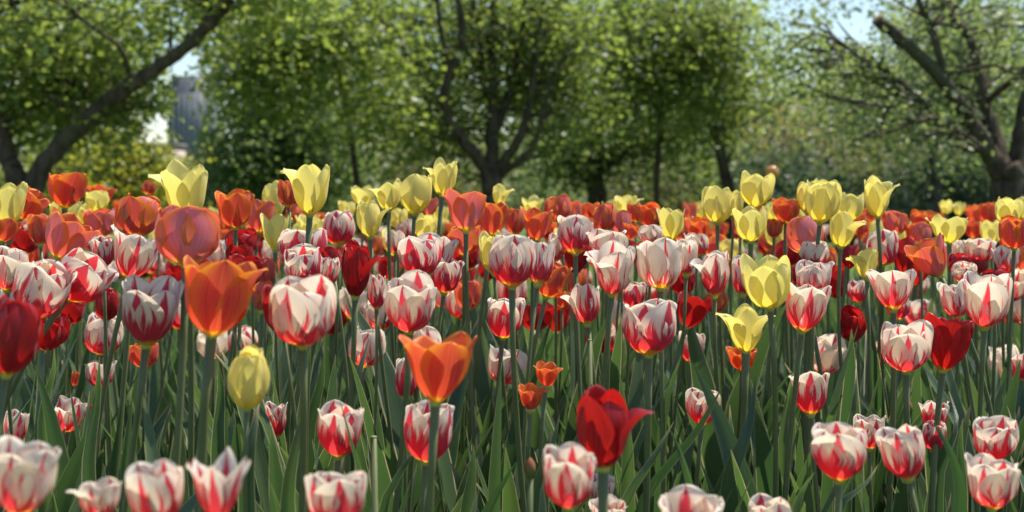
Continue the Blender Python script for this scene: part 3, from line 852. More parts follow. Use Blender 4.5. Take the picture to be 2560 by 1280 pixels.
V, Q = box(-.2, wl + .2, -.3, 8.2, a[2] + .003, a[2] + .5); link('roof', make_mesh('roof', V, Q, plain('low_roof', (0.16, 0.14, 0.14), .7, .2, .1, .4), smooth=False), bl)
for k in range(4):
    x = wl * (.08 + .23 * k)
    V, Q = box(x, x + wl * .13, -.06, -.003, 1.5, 3.4); link('window', make_mesh('window', V, Q, plain('window_glass', (0.05, 0.06, 0.08), .15, .6, .1, .4), smooth=False), bl)

# amber globe on a thin post
gl = bpy.data.objects.new('globe_ornament', None); COL.objects.link(gl)
c = P(1930, 431, 8.0); gl.location = (c[0], c[1], 0)
tag(gl, 'small shiny amber globe on a thin dark post behind the yellow tulips', 'ornament')
th, ph = np.meshgrid(np.linspace(0, 2 * PI, 25), np.linspace(0.02, PI - .02, 15))
rr = .039
V = np.stack([rr * np.sin(ph) * np.cos(th), rr * np.sin(ph) * np.sin(th), c[2] - rr * np.cos(ph)], -1).reshape(-1, 3)
link('globe', make_mesh('globe', V, grid(25, 15), plain('amber_glass', (0.55, 0.27, 0.07), .18, .7, .15, 12, .25, (.8, .4, .08))), gl)
V, Q = tube([(0, 0, -.02), (0, 0, c[2] - rr + .006)], [.009, .008], 10); link('post', make_mesh('post', V, Q, plain('dark_post', (0.03, 0.03, 0.03), .5, .4, .2, 20)), gl)
V, Q = tube([(0, 0, c[2] - rr - .004), (0, 0, c[2] - rr + .008)], [.016, .014], 12); link('collar', make_mesh('collar', V, Q, plain('collar', (0.05, 0.045, 0.04), .4, .5, .2, 20)), gl)

# ------------------------------------------------------------------ the tulips, one by one
T = [
# --- left, tall ones against the trees
(20, 505, 90, 118, 'Y', 1.6, 8, 'tall pale yellow tulip at the left edge beside the leaning trunk', dict(d=1.9)),
(70, 512, 92, 78, 'O', 1.8, 28, 'orange tulip leaning right beside the yellow one at the left edge', dict(d=2.0)),
(166, 472, 97, 94, 'O', 1.8, 5, 'upright orange tulip standing clear above the left rows under the leaning limb', dict(d=2.05)),
(255, 490, 72, 52, 'O', 2.6, 0, 'wide open orange tulip behind a small yellow one near the yellow shrub', dict(d=2.7)),
(243, 502, 56, 58, 'Y', 1.4, 0, 'small yellow tulip in front of the wide open orange one', dict(d=2.5)),
(160, 530, 84, 60, 'Y', 2.0, 0, 'yellow tulip just behind the stem of the upright orange tulip', dict(d=2.4)),
(206, 530, 62, 58, 'Y', 1.6, 6, 'yellow tulip between two orange ones, right of the upright orange tulip', dict(d=2.6)),
(254, 555, 88, 72, 'O', 1.3, 0, 'pinkish orange tulip left of the big rounded orange one', dict(d=2.3, bias=.9)),
(348, 537, 112, 108, 'O', 1.0, 6, 'big rounded orange tulip left of the large front yellow tulip', dict(d=1.75)),
(98, 572, 58, 82, 'O', 1.2, -6, 'narrow orange tulip touching the big leaning coral one', dict(d=1.9)),
(168, 592, 138, 116, 'O', 2.2, 24, 'big coral orange tulip leaning right above the striped trio on the left', dict(d=1.5, bias=.8)),
(8, 575, 80, 60, 'O', 2.4, 12, 'orange tulip cut by the left edge under the tall yellow one', dict(d=1.7)),
(58, 603, 84, 64, 'R', 1.5, 0, 'deep red tulip behind the striped ones at the far left', dict(d=2.1)),
(465, 478, 150, 150, 'Y', 1.9, 0, 'large pale yellow tulip with a tall middle petal behind the pink one', dict(d=1.42, flare='L')),
(467, 588, 166, 150, 'O', 1.1, 0, 'glossy pink tulip with orange edges in front of the large yellow one', dict(d=1.24, bias=1.6)),
(543, 740, 212, 200, 'O', 1.9, 8, 'largest orange tulip, open and translucent, below the glossy pink one', dict(d=1.12, flare='r', toward=0, bias=-.6)),
(588, 522, 98, 96, 'O', 1.8, 0, 'orange tulip with yellow base right of the large front yellow tulip', dict(d=2.0)),
(652, 540, 66, 84, 'O', 1.3, 8, 'coral orange tulip partly hidden by its orange neighbour and a yellow tulip', dict(d=2.15)),
(602, 608, 84, 72, 'R', 1.3, 0, 'deep red tulip behind the stem of the orange tulip with yellow base', dict(d=2.1)),
(612, 678, 96, 84, 'R', 1.6, 10, 'red tulip behind the right shoulder of the largest orange tulip', dict(d=1.75)),
(600, 640, 70, 60, 'R', 1.6, 0, 'dark red tulip squeezed between two red ones beside the glossy pink one', dict(d=2.0)),
(372, 470, 36, 34, 'O', 1.0, 20, 'tip of an orange tulip left of the large front yellow tulip', dict(d=2.6)),
(668, 677, 62, 78, 'O', 1.3, 0, 'small orange tulip left of the striped pair and red tips', dict(d=1.95)),
(655, 740, 56, 80, 'O', 1.2, 0, 'orange tulip half hidden between the largest orange tulip and a big striped one', dict(d=1.7)),
# --- left, striped and red
(22, 672, 98, 112, 'S', 1.1, 6, 'striped tulip at the left edge above the big blurred red one', dict(d=1.5)),
(105, 724, 146, 150, 'S', 1.0, 24, 'white striped tulip leaning right, in the middle of the left trio', dict(d=1.36)),
(203, 697, 142, 122, 'S', 1.0, 38, 'striped tulip leaning far right with crimson flames, right of the left trio', dict(d=1.4)),
(35, 838, 134, 200, 'R', .9, 10, 'big blurred dark red tulip at the left edge', dict(d=1.0)),
(338, 637, 134, 124, 'S', 2.3, 14, 'open striped tulip with one curled upright petal under the rounded orange one', dict(d=1.55)),
(258, 627, 58, 80, 'S', 1.2, 0, 'striped tulip half hidden left of the open one with curled petal', dict(d=1.75)),
(375, 780, 152, 172, 'S', 2.2, 8, 'striped tulip with white left petal left of the largest orange tulip', dict(d=1.22, bias=.25)),
(268, 760, 62, 82, 'R', 1.0, 4, 'dark red tulip behind the leaning striped one on the left', dict(d=1.8)),
(360, 888, 78, 62, 'O', 1.5, 0, 'orange tulip glowing under the striped one with white left petal', dict(d=1.9, bias=-.8)),
(755, 780, 168, 174, 'S', 1.0, 0, 'biggest striped tulip in full cup shape with red petal behind its left side', dict(d=1.14, bias=.15)),
(700, 775, 80, 130, 'R', 1.0, -6, 'red tulip hidden behind the biggest striped cup', dict(d=1.3)),
(757, 708, 80, 50, 'R', 1.0, 0, 'dark red tips rising just behind the rim of the biggest striped cup', dict(d=1.35)),
(757, 618, 124, 92, 'S', 1.1, 0, 'white striped tulip with three rounded petals above another striped one', dict(d=1.72)),
(757, 664, 96, 100, 'S', .7, 0, 'white striped egg shaped tulip directly above the biggest striped cup', dict(d=1.5)),
(820, 680, 54, 84, 'S', 1.0, 14, 'white tulip petal cup right of the striped egg shaped one', dict(d=1.62)),
(848, 570, 80, 88, 'S', .9, 0, 'striped tulip below and right of the tallest left yellow goblet', dict(d=2.15)),
# --- centre left yellow group
(690, 578, 82, 98, 'Y', 2.2, 0, 'yellow tulip with two spread pointed petals left of the three petalled striped one', dict(d=1.95)),
(685, 497, 58, 94, 'Y', .9, 0, 'narrow yellow tulip left of the red orange petal', dict(d=2.3)),
(718, 482, 50, 72, 'O', .8, -4, 'red orange tulip behind the left petal of the tall yellow goblet', dict(d=1.95)),
(778, 472, 126, 132, 'Y', 1.6, 4, 'tall yellow goblet tulip with a flared left petal before the dark dense tree', dict(d=1.6, flare='L')),
(868, 522, 46, 44, 'Y', 1.6, 0, 'small yellow tulip left of the yellow cup with side petal', dict(d=2.9)),
(908, 490, 64, 50, 'Y', 2.2, 0, 'far yellow tulip just left of the two tall yellow ones', dict(d=2.7)),
(922, 546, 90, 96, 'Y', 1.0, -4, 'full yellow cup tulip with a stem shadow on its front, above the dark red one', dict(d=1.85, flare='R')),
(972, 486, 86, 82, 'Y', 1.6, 0, 'tall yellow tulip with left petal bent out, left in the close pair', dict(d=2.1, flare='L')),
(1040, 484, 80, 104, 'Y', 1.2, 4, 'tall yellow tulip, right in the close pair, under the topmost yellow one', dict(d=1.9)),
(1110, 442, 88, 94, 'Y', 1.5, 6, 'topmost yellow tulip standing left of the forked trunk', dict(d=2.0, flare='L')),
(1062, 566, 56, 60, 'Y', 1.4, 30, 'yellow tulip petals drooping below the close yellow pair', dict(d=2.1)),
(995, 545, 50, 54, 'Y', 1.2, 0, 'yellow tulip half hidden below the close yellow pair', dict(d=2.3)),
(1075, 515, 40, 50, 'O', 1.4, 10, 'orange tulip half hidden behind the right one of the yellow pair', dict(d=2.4)),
(1165, 527, 116, 106, 'O', 2.0, 0, 'coral tulip on a pale stem just below the forked trunk', dict(d=1.75, bias=1.0)),
(1236, 545, 84, 92, 'O', 2.2, 8, 'orange tulip touching the coral one on its right side', dict(d=1.95)),
(1250, 487, 56, 58, 'Y', 1.2, 0, 'pale yellow tulip right in front of the forked trunk', dict(d=2.4, flare='R')),
(1010, 572, 52, 56, 'S', 1.4, 0, 'small striped tulip below the left one of the yellow pair', dict(d=2.3)),
(988, 605, 52, 60, 'S', 1.0, 0, 'small reddish striped tulip left of the big white striped pair', dict(d=2.2)),
(1160, 600, 84, 76, 'O', 1.4, 0, 'dark orange tulip behind the pale stem of the coral one', dict(d=2.1)),
(1165, 640, 70, 66, 'R', 1.2, 0, 'deep red tulip low behind the pale stem of the coral one', dict(d=2.2)),
(890, 672, 108, 146, 'R', 1.0, 2, 'tall dark red tulip with a thin petal sticking out right', dict(d=1.5, flare='R')),
(828, 648, 56, 70, 'R', 1.1, -10, 'red tulip half hidden left of the tall dark red one', dict(d=1.7)),
(1052, 638, 112, 108, 'S', .9, 0, 'white tulip with bold crimson centre flames above the heart-rimmed one', dict(d=1.6)),
(1104, 634, 66, 90, 'S', 1.3, 14, 'white tulip with loose right petals behind the one with bold centre flames', dict(d=1.72)),
(1116, 688, 82, 92, 'S', 1.1, 8, 'reddish striped tulip low behind the white one with bold centre flames', dict(d=1.7, bias=.6)),
(1025, 759, 136, 146, 'S', 1.5, 2, 'cream white tulip with heart shaped rim and slim crimson stripes', dict(d=1.36, bias=-.15)),
(942, 730, 48, 88, 'S', .9, 0, 'narrow red-striped tulip left of the heart-rimmed one', dict(d=1.55)),
(1232, 630, 62, 112, 'Y', .8, -4, 'yellow tulip behind the left side of the oval flamed tulip', dict(d=1.75)),
(1262, 794, 96, 104, 'S', 1.5, 6, 'striped tulip crossed by a green stem under the oval flamed one', dict(d=1.75, bias=.3)),
(1212, 736, 28, 44, 'S', 1.0, 0, 'tiny reddish tulip among stems left of the stem-crossed one', {}),
(1105, 772, 22, 56, 'S', .8, 0, 'tiny striped tulip right of the heart-rimmed one', {}),
(1066, 862, 74, 90, 'S', .9, -4, 'striped tulip mostly hidden behind the blurred open orange one', dict(d=1.55)),
(1095, 918, 200, 178, 'O', 2.8, 4, 'blurred open orange tulip with three spread petals on a brownish stem', dict(d=1.08, bias=-.8, toward=0)),
(1015, 945, 56, 104, 'S', 1.0, 0, 'red striped tulip behind the left petal of the blurred open orange one', dict(d=1.6, bias=.7)),
# --- centre right
(1288, 552, 54, 70, 'O', 1.2, 0, 'orange tulip between two orange ones right of the forked trunk', dict(d=2.3)),
(1343, 560, 86, 84, 'O', 2.0, 6, 'dark orange tulip with two front petals left of the red and white cup', dict(d=2.0)),
(1393, 521, 70, 66, 'O', 1.2, -6, 'dark orange tulip above and behind the red and white cup', dict(d=2.5, bias=.5)),
(1430, 530, 52, 58, 'O', 1.3, 0, 'coral tulip right behind the red and white cup', dict(d=2.6, bias=.9)),
(1470, 526, 60, 44, 'O', 1.5, 0, 'small orange tulip at the back between red and white cup and dark orange petal', dict(d=2.9)),
(1331, 513, 56, 40, 'Y', 2.4, 0, 'small yellow tulip at the back right of the forked trunk', dict(d=3.2)),
(1512, 542, 56, 74, 'O', .8, 0, 'pointed dark orange tulip rising above the frilled white tulips', dict(d=2.15)),
(1553, 556, 52, 60, 'O', 1.1, 0, 'glossy coral tulip right of the pointed dark orange one', dict(d=2.2, bias=1.2)),
(1578, 578, 52, 42, 'O', 2.2, 14, 'low orange tulip tipped right behind the frilled white tulips', dict(d=2.1)),
(1622, 537, 58, 62, 'O', 1.2, 0, 'orange tulip left of the yellow one with upright pointed petals', dict(d=2.4)),
(1590, 530, 44, 50, 'O', 1.2, 0, 'orange tulip under the far yellow one right of the broad dark trunk', dict(d=2.6)),
(1565, 508, 74, 42, 'Y', 1.8, 0, 'far yellow tulip at the back right of the broad dark trunk', dict(d=2.9, flare='R')),
(1679, 557, 72, 82, 'Y', 2.0, 0, 'yellow tulip with upright pointed petals alone behind white tulips', dict(d=2.1)),
(1438, 588, 92, 98, 'S', 1.4, 0, 'red and white cup tulip standing above the others left of the frilled white tulips', dict(d=1.95, bias=.3)),
(1280, 650, 118, 136, 'S', .8, 0, 'oval white tulip with many crimson flames and yellow base at the centre', dict(d=1.45, bias=.1)),
(1352, 655, 66, 122, 'S', 1.0, 8, 'white striped tulip hugging the right side of the oval flamed one', dict(d=1.58)),
(1390, 616, 46, 76, 'S', .8, 0, 'white striped tulip behind, between oval flamed tulip and red and white cup', dict(d=2.0)),
(1378, 697, 88, 96, 'O', 1.1, 16, 'single orange tulip leaning right below white tulips at the centre', dict(d=1.65, bias=-.2)),
(1535, 672, 128, 134, 'S', 1.1, 4, 'white striped tulip with a curled left petal spread out', dict(d=1.45, flare='L', bias=-.10)),
(1520, 610, 122, 76, 'S', 1.4, 0, 'frilled white tulip directly behind the one with curled left petal', dict(d=1.7, bias=-.15)),
(1650, 660, 122, 124, 'S', 1.6, 0, 'white tulip with wide crimson stripes right of the curled petal one', dict(d=1.52)),
(1625, 588, 64, 52, 'S', 1.2, 0, 'white tulip tops behind the one with wide crimson stripes', dict(d=2.0, bias=-.20)),
(1716, 642, 58, 94, 'S', 1.3, 0, 'narrow striped tulip between two wider striped ones right of centre', dict(d=1.75)),
(1742, 610, 62, 58, 'S', 1.1, 0, 'small white striped tulip behind the narrow striped one', dict(d=2.1, bias=-.10)),
(1745, 570, 66, 58, 'O', 1.9, 0, 'orange tulip holding a white tulip behind it right of the pointed yellow one', dict(d=2.5)),
(1752, 560, 44, 40, 'S', 1.0, 0, 'white tulip rising right behind a far orange one', dict(d=2.7)),
(1788, 682, 100, 120, 'S', 1.0, 0, 'pinkish white tulip with smoky violet-red flames left of the big yellow one', dict(d=1.62, flare='L')),
(1857, 688, 58, 102, 'S', 1.0, 0, 'striped tulip half hidden behind the big yellow one', dict(d=1.75)),
(1463, 761, 100, 104, 'S', 2.0, -6, 'frilly striped tulip with loose left petals behind two stems', dict(d=1.72, bias=.2, flare='L')),
(1622, 817, 140, 142, 'S', 1.0, 0, 'sharp white cup tulip with two bold red stripes in the middle of the bed', dict(d=1.38, bias=-.055)),
(1731, 868, 70, 78, 'S', 1.5, 4, 'small red and white tulip with two heart-like petals right of the sharp white cup', dict(d=1.9, bias=.3)),
(1536, 850, 48, 66, 'S', 1.2, 0, 'small red and white tulip behind a stem left of the sharp white cup', dict(d=2.2, bias=.5)),
(1584, 737, 58, 68, 'S', 1.1, 6, 'red streaked tulip low behind the curled petal one', dict(d=1.9, bias=.8)),
(1706, 708, 62, 58, 'R', 1.2, 0, 'dark red tulip under the narrow striped one', dict(d=1.9)),
(1730, 776, 96, 92, 'R', 2.2, 20, 'drooping open red tulip left of the big yellow one', dict(d=1.8)),
(1788, 757, 62, 56, 'O', 1.4, 0, 'dim orange tulip behind the stem of the smoky flamed one', dict(d=1.95)),
(1440, 640, 60, 90, 'R', 1.2, 0, 'dark red tulip under the red and white cup', dict(d=2.0)),
(1490, 640, 50, 50, 'R', 1.2, 0, 'dark red tulip low behind the frilled white one', dict(d=2.0)),
# --- right yellow group
(1793, 511, 78, 94, 'Y', 1.0, 0, 'oval yellow tulip, leftmost of the tall right yellow group', dict(d=2.0)),
(1838, 506, 46, 72, 'Y', 1.2, 4, 'yellow tulip half hidden right of the leftmost oval one', dict(d=2.3)),
(1890, 473, 86, 90, 'Y', 1.4, 4, 'tall yellow tulip just below the amber globe', dict(d=2.0)),
(1876, 558, 92, 92, 'Y', 1.9, 0, 'yellow tulip with flared pointed rim below the one under the globe', dict(d=1.85)),
(1920, 703, 122, 138, 'Y', 1.9, -6, 'big bright yellow tulip right of centre', dict(d=1.42)),
(1864, 820, 142, 120, 'Y', 1.2, 0, 'yellow tulip with two petals bent out sideways low in the leaves', dict(d=1.6, toward=0, flare='LR', front=0)),
(1856, 898, 78, 58, 'O', 2.2, 0, 'orange tulip right under the yellow one with bent side petals', dict(d=1.95, bias=-.8)),
(2020, 492, 56, 92, 'Y', .9, -4, 'yellow tulip half hidden behind the ruffled yellow one', dict(d=2.3)),
(2055, 503, 88, 110, 'Y', 1.3, 4, 'ruffled yellow tulip on a long leaning stem in the right yellow group', dict(d=1.8)),
(2126, 515, 68, 72, 'Y', 1.2, 4, 'yellow tulip right behind the ruffled yellow one', dict(d=2.2)),
(2190, 492, 84, 104, 'Y', 1.0, -8, 'yellow tulip with one right petal spooned out, rightmost of the tall group', dict(d=1.9, flare='R')),
(2105, 572, 94, 94, 'Y', 1.5, 6, 'yellow tulip below the ruffled one with a petal open right', dict(d=1.85, flare='R')),
(2165, 660, 78, 78, 'Y', 1.8, 0, 'short yellow tulip with pointed left petal above the open striped one', dict(d=1.9, flare='L')),
(1965, 526, 70, 62, 'O', 1.8, 0, 'orange tulip between the globe yellow one and the ruffled yellow one', dict(d=2.3)),
(2010, 590, 92, 88, 'O', 1.2, 0, 'pink-orange tulip under the ruffled yellow one', dict(d=1.9, bias=1.2)),
(1935, 570, 44, 50, 'O', 1.4, 0, 'dark orange tulip right of the flared yellow one', dict(d=2.3)),
(1850, 565, 42, 46, 'O', 1.4, 0, 'orange tulip behind the left side of the flared yellow one', dict(d=2.3)),
(2240, 556, 70, 62, 'O', 1.3, 0, 'coral tulip right of the spooned yellow stem', dict(d=2.4, bias=1.0)),
(2297, 545, 44, 42, 'O', 1.4, 0, 'small orange tulip at the back above the coral ones', dict(d=3.0)),
(2297, 584, 62, 56, 'O', 1.4, 0, 'coral orange tulip beside the wide far yellow one', dict(d=2.4, bias=.7)),
(2372, 572, 104, 72, 'Y', 2.2, 0, 'wide far yellow tulip with spread petals on the right', dict(d=2.2)),
(2435, 572, 52, 48, 'O', 1.4, 0, 'far orange tulip right of the wide far yellow one', dict(d=2.9)),
(2478, 580, 56, 66, 'Y', 1.7, 0, 'yellow tulip left of the orange cup at the right edge', dict(d=2.3)),
(2522, 527, 72, 68, 'Y', 1.4, 0, 'tall yellow tulip above the orange cup at the right edge', dict(d=2.1)),
(2537, 581, 84, 82, 'O', 1.4, 0, 'orange cup tulip on a dark stem at the right edge', dict(d=1.95)),
# --- right striped, red, orange
(2033, 634, 90, 66, 'S', 1.0, 4, 'white striped tulip top under the pink-orange one', dict(d=1.8, bias=-.10)),
(2033, 692, 96, 84, 'S', 1.2, 0, 'bluish white striped tulip between two striped ones right of the big yellow', dict(d=1.65)),
(2012, 766, 122, 128, 'S', 2.0, 6, 'striped goblet tulip with bold red bands right of the big yellow one', dict(d=1.45, bias=.1)),
(2207, 617, 80, 94, 'S', .8, 0, 'pale tulip with faint stripes left of the deep red one', dict(d=1.95, bias=-.25)),
(2263, 637, 54, 92, 'R', 1.0, 6, 'deep red tulip between the faintly striped one and the leaning coral one', dict(d=1.95)),
(2120, 640, 50, 66, 'R', 1.1, 0, 'dark red tulip behind the stems of the right yellow group', dict(d=2.2)),
(2325, 645, 112, 104, 'O', 2.5, -30, 'coral orange tulip tipped left with petals open', dict(d=1.75, bias=.7)),
(2232, 724, 124, 104, 'S', 2.6, 0, 'wide open striped tulip with yellow base on the right', dict(d=1.55, bias=-.05)),
(2145, 728, 56, 62, 'S', 1.2, 0, 'small red and white tulip low behind stems right of the striped goblet', dict(d=2.1, bias=.4)),
(2245, 770, 60, 60, 'S', 1.2, 0, 'red streaked tulip just below the wide open striped one', dict(d=1.9, bias=.8)),
(2467, 752, 116, 142, 'S', 1.5, 0, 'big white tulip with slim red stripes near the right edge', dict(d=1.42, bias=-.10)),
(2388, 747, 76, 96, 'S', 1.2, -8, 'white tulip half behind the left side of the big slim striped one', dict(d=1.55, bias=-.15)),
(2410, 682, 68, 52, 'S', .9, 0, 'white tulip top between two red ones above the big slim striped one', dict(d=1.8, bias=-.05)),
(2488, 700, 76, 60, 'R', .9, 0, 'dark red tulip right above the big slim striped one', dict(d=1.8)),
(2400, 662, 76, 56, 'R', 1.0, 0, 'dark red tulip behind the white top near the tipped coral one', dict(d=2.0)),
(2440, 660, 60, 50, 'R', 1.0, 0, 'small deep red tulip under the far pair of white ones', dict(d=2.2)),
(2265, 867, 128, 126, 'S', 1.0, -2, 'white tulip with two red stripes right beside the big red one', dict(d=1.42, bias=-.15)),
(2366, 856, 128, 142, 'R', 2.0, 8, 'big red tulip right of the white one with two red stripes', dict(d=1.5)),
(2130, 814, 70, 90, 'R', 1.1, -4, 'medium red tulip low among stems on the right', dict(d=1.85)),
(2517, 815, 44, 54, 'S', 1.4, 0, 'tiny red frilled tulip under the big slim striped one', dict(bias=.6)),
(2199, 886, 46, 62, 'S', 1.4, -10, 'small pink tulip half hidden left of the white one with two stripes', dict(d=2.0, bias=.3)),
(2515, 650, 66, 72, 'S', 1.6, 0, 'open striped tulip behind the stem of the orange cup at the right edge', dict(d=2.1)),
(2447, 626, 78, 66, 'S', 1.2, 0, 'white frilled tulip, right in the far pair under the wide far yellow one', dict(d=2.2)),
(2385, 622, 54, 62, 'S', 1.0, 0, 'white striped tulip, left in the far pair under the wide far yellow one', dict(d=2.3)),
(2552, 916, 44, 72, 'S', 1.4, -8, 'pale pink tulip cut by the right edge in the leaves', dict(d=1.9)),
(1934, 850, 34, 40, 'S', 1.2, 0, 'tiny pale tulip right of the yellow one with bent side petals', {}),
(190, 946, 28, 38, 'O', 1.6, 20, 'tiny bright orange tulip among leaves below the big blurred red one', dict(d=2.4)),
(222, 1028, 26, 46, 'R', 1.2, 0, 'tiny red tulip between leaves right of the low red and white one', dict(d=2.0)),
(1162, 790, 26, 30, 'O', 1.4, 0, 'tiny orange tulip among stems below the reddish striped one', dict(d=2.7)),
(1405, 748, 40, 42, 'O', 1.4, 0, 'small orange tulip among stems under the single leaning orange one', dict(d=2.2)),
# --- low ones in the leaves
(250, 932, 78, 72, 'S', 1.7, 0, 'small red and white tulip in leaves behind a leaf on the left', dict(d=1.95, bias=.4)),
(170, 1037, 88, 86, 'S', 1.6, 6, 'red and white tulip with yellow base low in the left leaves', dict(d=1.85, bias=.4)),
(40, 1068, 62, 86, 'S', 1.3, 4, 'low red and cream tulip at the left edge above the blurred white one', dict(d=1.8, bias=.1)),
(58, 1196, 165, 186, 'S', 1.7, 8, 'large blurred white tulip in the bottom left corner', dict(d=.86, bias=-.20)),
(250, 1246, 132, 100, 'S', 1.8, 0, 'ragged open white tulip at the bottom edge beside the corner one', dict(toward=-6, d=.88, bias=-.20, flare='L')),
(392, 1232, 142, 150, 'S', 1.2, -4, 'blurred pink and white tulip at the bottom edge left of the pointed one', dict(d=.84, bias=.1)),
(546, 1210, 146, 180, 'S', 2.9, 0, 'blurred red and white tulip with two pointed spread petals at the bottom', dict(flare='lrp', toward=-4, d=.84, bias=.35)),
(622, 942, 106, 164, 'Y', .1, 6, 'closed egg shaped yellow tulip alone in the lower left leaves', dict(d=1.08)),
(696, 898, 24, 42, 'S', 1.2, 0, 'tiny red and white tulip among stems right of the closed yellow one', {}),
(688, 1050, 66, 90, 'S', 1.4, -4, 'small red tulip with white tips behind a stem below the closed yellow one', dict(d=1.7, bias=.5)),
(850, 1076, 116, 134, 'S', 1.3, 4, 'red tulip with frayed white tips behind a leaf', dict(d=1.25, bias=.8)),
(916, 1030, 26, 46, 'S', 1.4, -10, 'tiny red tulip petals between leaves right of the frayed one', {}),
(838, 1245, 156, 140, 'S', 1.2, 0, 'white topped tulip at the bottom edge under the frayed red one', dict(d=.90, bias=.15)),
(1070, 1078, 124, 156, 'S', .9, 4, 'red and white striped oval tulip right under the blurred open orange one', dict(d=1.2, bias=.5)),
(1188, 1012, 42, 74, 'S', .8, 0, 'narrow small striped tulip right of the brownish stem', dict(bias=.2)),
(1368, 938, 76, 62, 'O', 2.6, 6, 'small orange tulip, upper one of a low pair at the centre', dict(d=1.5, bias=-.9)),
(1328, 995, 76, 66, 'O', 2.6, 4, 'small orange tulip, lower one of a low pair at the centre', dict(d=1.42, bias=-.9, flare='R')),
(1508, 1070, 192, 202, 'R', 1.4, 0, 'large blurred bright red tulip with one petal pointing right', dict(toward=0, d=1.06, flare='R')),
(1422, 1195, 132, 152, 'S', .9, 0, 'blurred white and red tulip overlapping the large bright red one', dict(d=.93, bias=.3)),
(1505, 1224, 62, 82, 'S', 1.4, 4, 'small cream and red tulip right under the large bright red one', dict(d=1.35, bias=.1)),
(1520, 1280, 98, 60, 'S', 1.5, 0, 'white tulip tip at the bottom edge under the small cream one', dict(d=1.2, bias=-.10)),
(1727, 1300, 168, 120, 'S', 1.3, 0, 'wide white tulip rim with scalloped tips at the bottom edge', dict(d=.98, bias=-.25)),
(1925, 1300, 106, 116, 'S', 1.0, 0, 'white tulip top with a red stripe at the bottom edge, right of the scalloped rim', dict(d=1.1, bias=-.15)),
(1757, 1018, 90, 94, 'S', 1.2, 4, 'pink and white tulip crossed by a slanting leaf', dict(d=1.5, bias=.2)),
(2025, 984, 102, 108, 'S', 1.4, 0, 'striped tulip with thin leaves in front of it on the right', dict(d=1.5, bias=.4)),
(2100, 1130, 144, 146, 'S', 1.4, 0, 'blurred red and white tulip, left of the large pair low on the right', dict(d=1.08, bias=.4)),
(2258, 1132, 114, 134, 'S', 1.0, -12, 'pink striped oval tulip, right of the large pair low on the right', dict(d=1.18, bias=.1)),
(2173, 1080, 80, 86, 'S', 1.3, 0, 'small striped tulip behind, between the large pair low on the right', dict(d=1.55, bias=.2)),
(2335, 1040, 76, 80, 'S', 1.5, 0, 'red frilled tulip behind a stem above a small pinkish one', dict(d=1.6, bias=.7)),
(2335, 1090, 58, 74, 'S', .7, 0, 'small pinkish orange closed tulip under the red frilled one', dict(d=1.5, bias=1.0)),
(2485, 1100, 116, 104, 'S', 1.2, 0, 'striped cup tulip, upper one of two near the lower right corner', dict(d=1.28, bias=.2)),
(2482, 1204, 134, 136, 'S', 1.1, 0, 'white cup tulip with one red middle stripe, lower one of two near the corner', dict(d=1.12, bias=-.05)),
]
BLADES = {
    'red tulip with frayed white tips behind a leaf': [(842, 1000, 880, 1110, 905, 1200, 44, 1.18)],
    'pink and white tulip crossed by a slanting leaf': [(1808, 965, 1740, 1075, 1600, 1260, 46, 1.42), (1690, 1060, 1632, 1150, 1560, 1270, 52, 1.35)],
    'narrow small striped tulip right of the brownish stem': [(1253, 915, 1250, 1060, 1245, 1250, 62, 1.5), (1185, 1110, 1180, 1190, 1170, 1270, 60, 1.45)],
    'tiny red tulip petals between leaves right of the frayed one': [(914, 855, 890, 950, 860, 1060, 68, 1.75), (918, 890, 935, 1000, 950, 1100, 42, 1.6), (1048, 1110, 1010, 1170, 960, 1270, 50, 1.3)],
    'small red tulip with white tips behind a stem below the closed yellow one': [(815, 870, 800, 960, 770, 1080, 52, 1.7), (760, 1010, 745, 1090, 720, 1220, 60, 1.25)],
    'small red and white tulip in leaves behind a leaf on the left': [(262, 886, 242, 1000, 220, 1150, 56, 1.35), (157, 862, 135, 930, 110, 1030, 46, 1.6), (330, 990, 320, 1080, 310, 1200, 50, 1.4)],
    'closed egg shaped yellow tulip alone in the lower left leaves': [(553, 886, 553, 980, 545, 1100, 60, 1.5), (640, 1000, 632, 1090, 620, 1200, 72, 1.2), (430, 930, 440, 1030, 450, 1200, 50, 1.4)],
    'sharp white cup tulip with two bold red stripes in the middle of the bed': [(1700, 880, 1680, 960, 1660, 1060, 44, 1.5), (1550, 930, 1560, 1020, 1570, 1130, 46, 1.6)],
    'yellow tulip with two petals bent out sideways low in the leaves': [(1905, 950, 1872, 1070, 1830, 1180, 72, 1.4), (1980, 890, 1975, 980, 1960, 1100, 40, 1.6)],
    'small cream and red tulip right under the large bright red one': [(1680, 1080, 1705, 1140, 1730, 1230, 46, 1.3), (1400, 1040, 1380, 1120, 1340, 1230, 50, 1.4)],
    'medium red tulip low among stems on the right': [(2145, 815, 2110, 920, 2075, 1050, 38, 1.6), (2157, 905, 2140, 990, 2125, 1080, 36, 1.6)],
    'small pinkish orange closed tulip under the red frilled one': [(2340, 1058, 2372, 1120, 2400, 1210, 52, 1.3), (2420, 1000, 2390, 1060, 2350, 1180, 40, 1.45)],
    'blurred red and white tulip, left of the large pair low on the right': [(2022, 1165, 2010, 1220, 1990, 1290, 46, 1.15), (2208, 1168, 2160, 1215, 2100, 1270, 38, 1.2)],
    'striped cup tulip, upper one of two near the lower right corner': [(2395, 1040, 2400, 1120, 2405, 1220, 46, 1.35), (2552, 1030, 2545, 1110, 2530, 1220, 44, 1.3)],
}
for row in T:
    x, y, w, h, kind, op, tilt, lab, kw = row
    if kind == 'S' and op < 1.7: op += .55 if y > 980 else .22
    tulip(x, y, w, h, kind, op, tilt, lab, parts=w >= 55, nleaf=3 if w >= 40 else 2, blades=BLADES.pop(lab, ()), **kw)

assert not BLADES


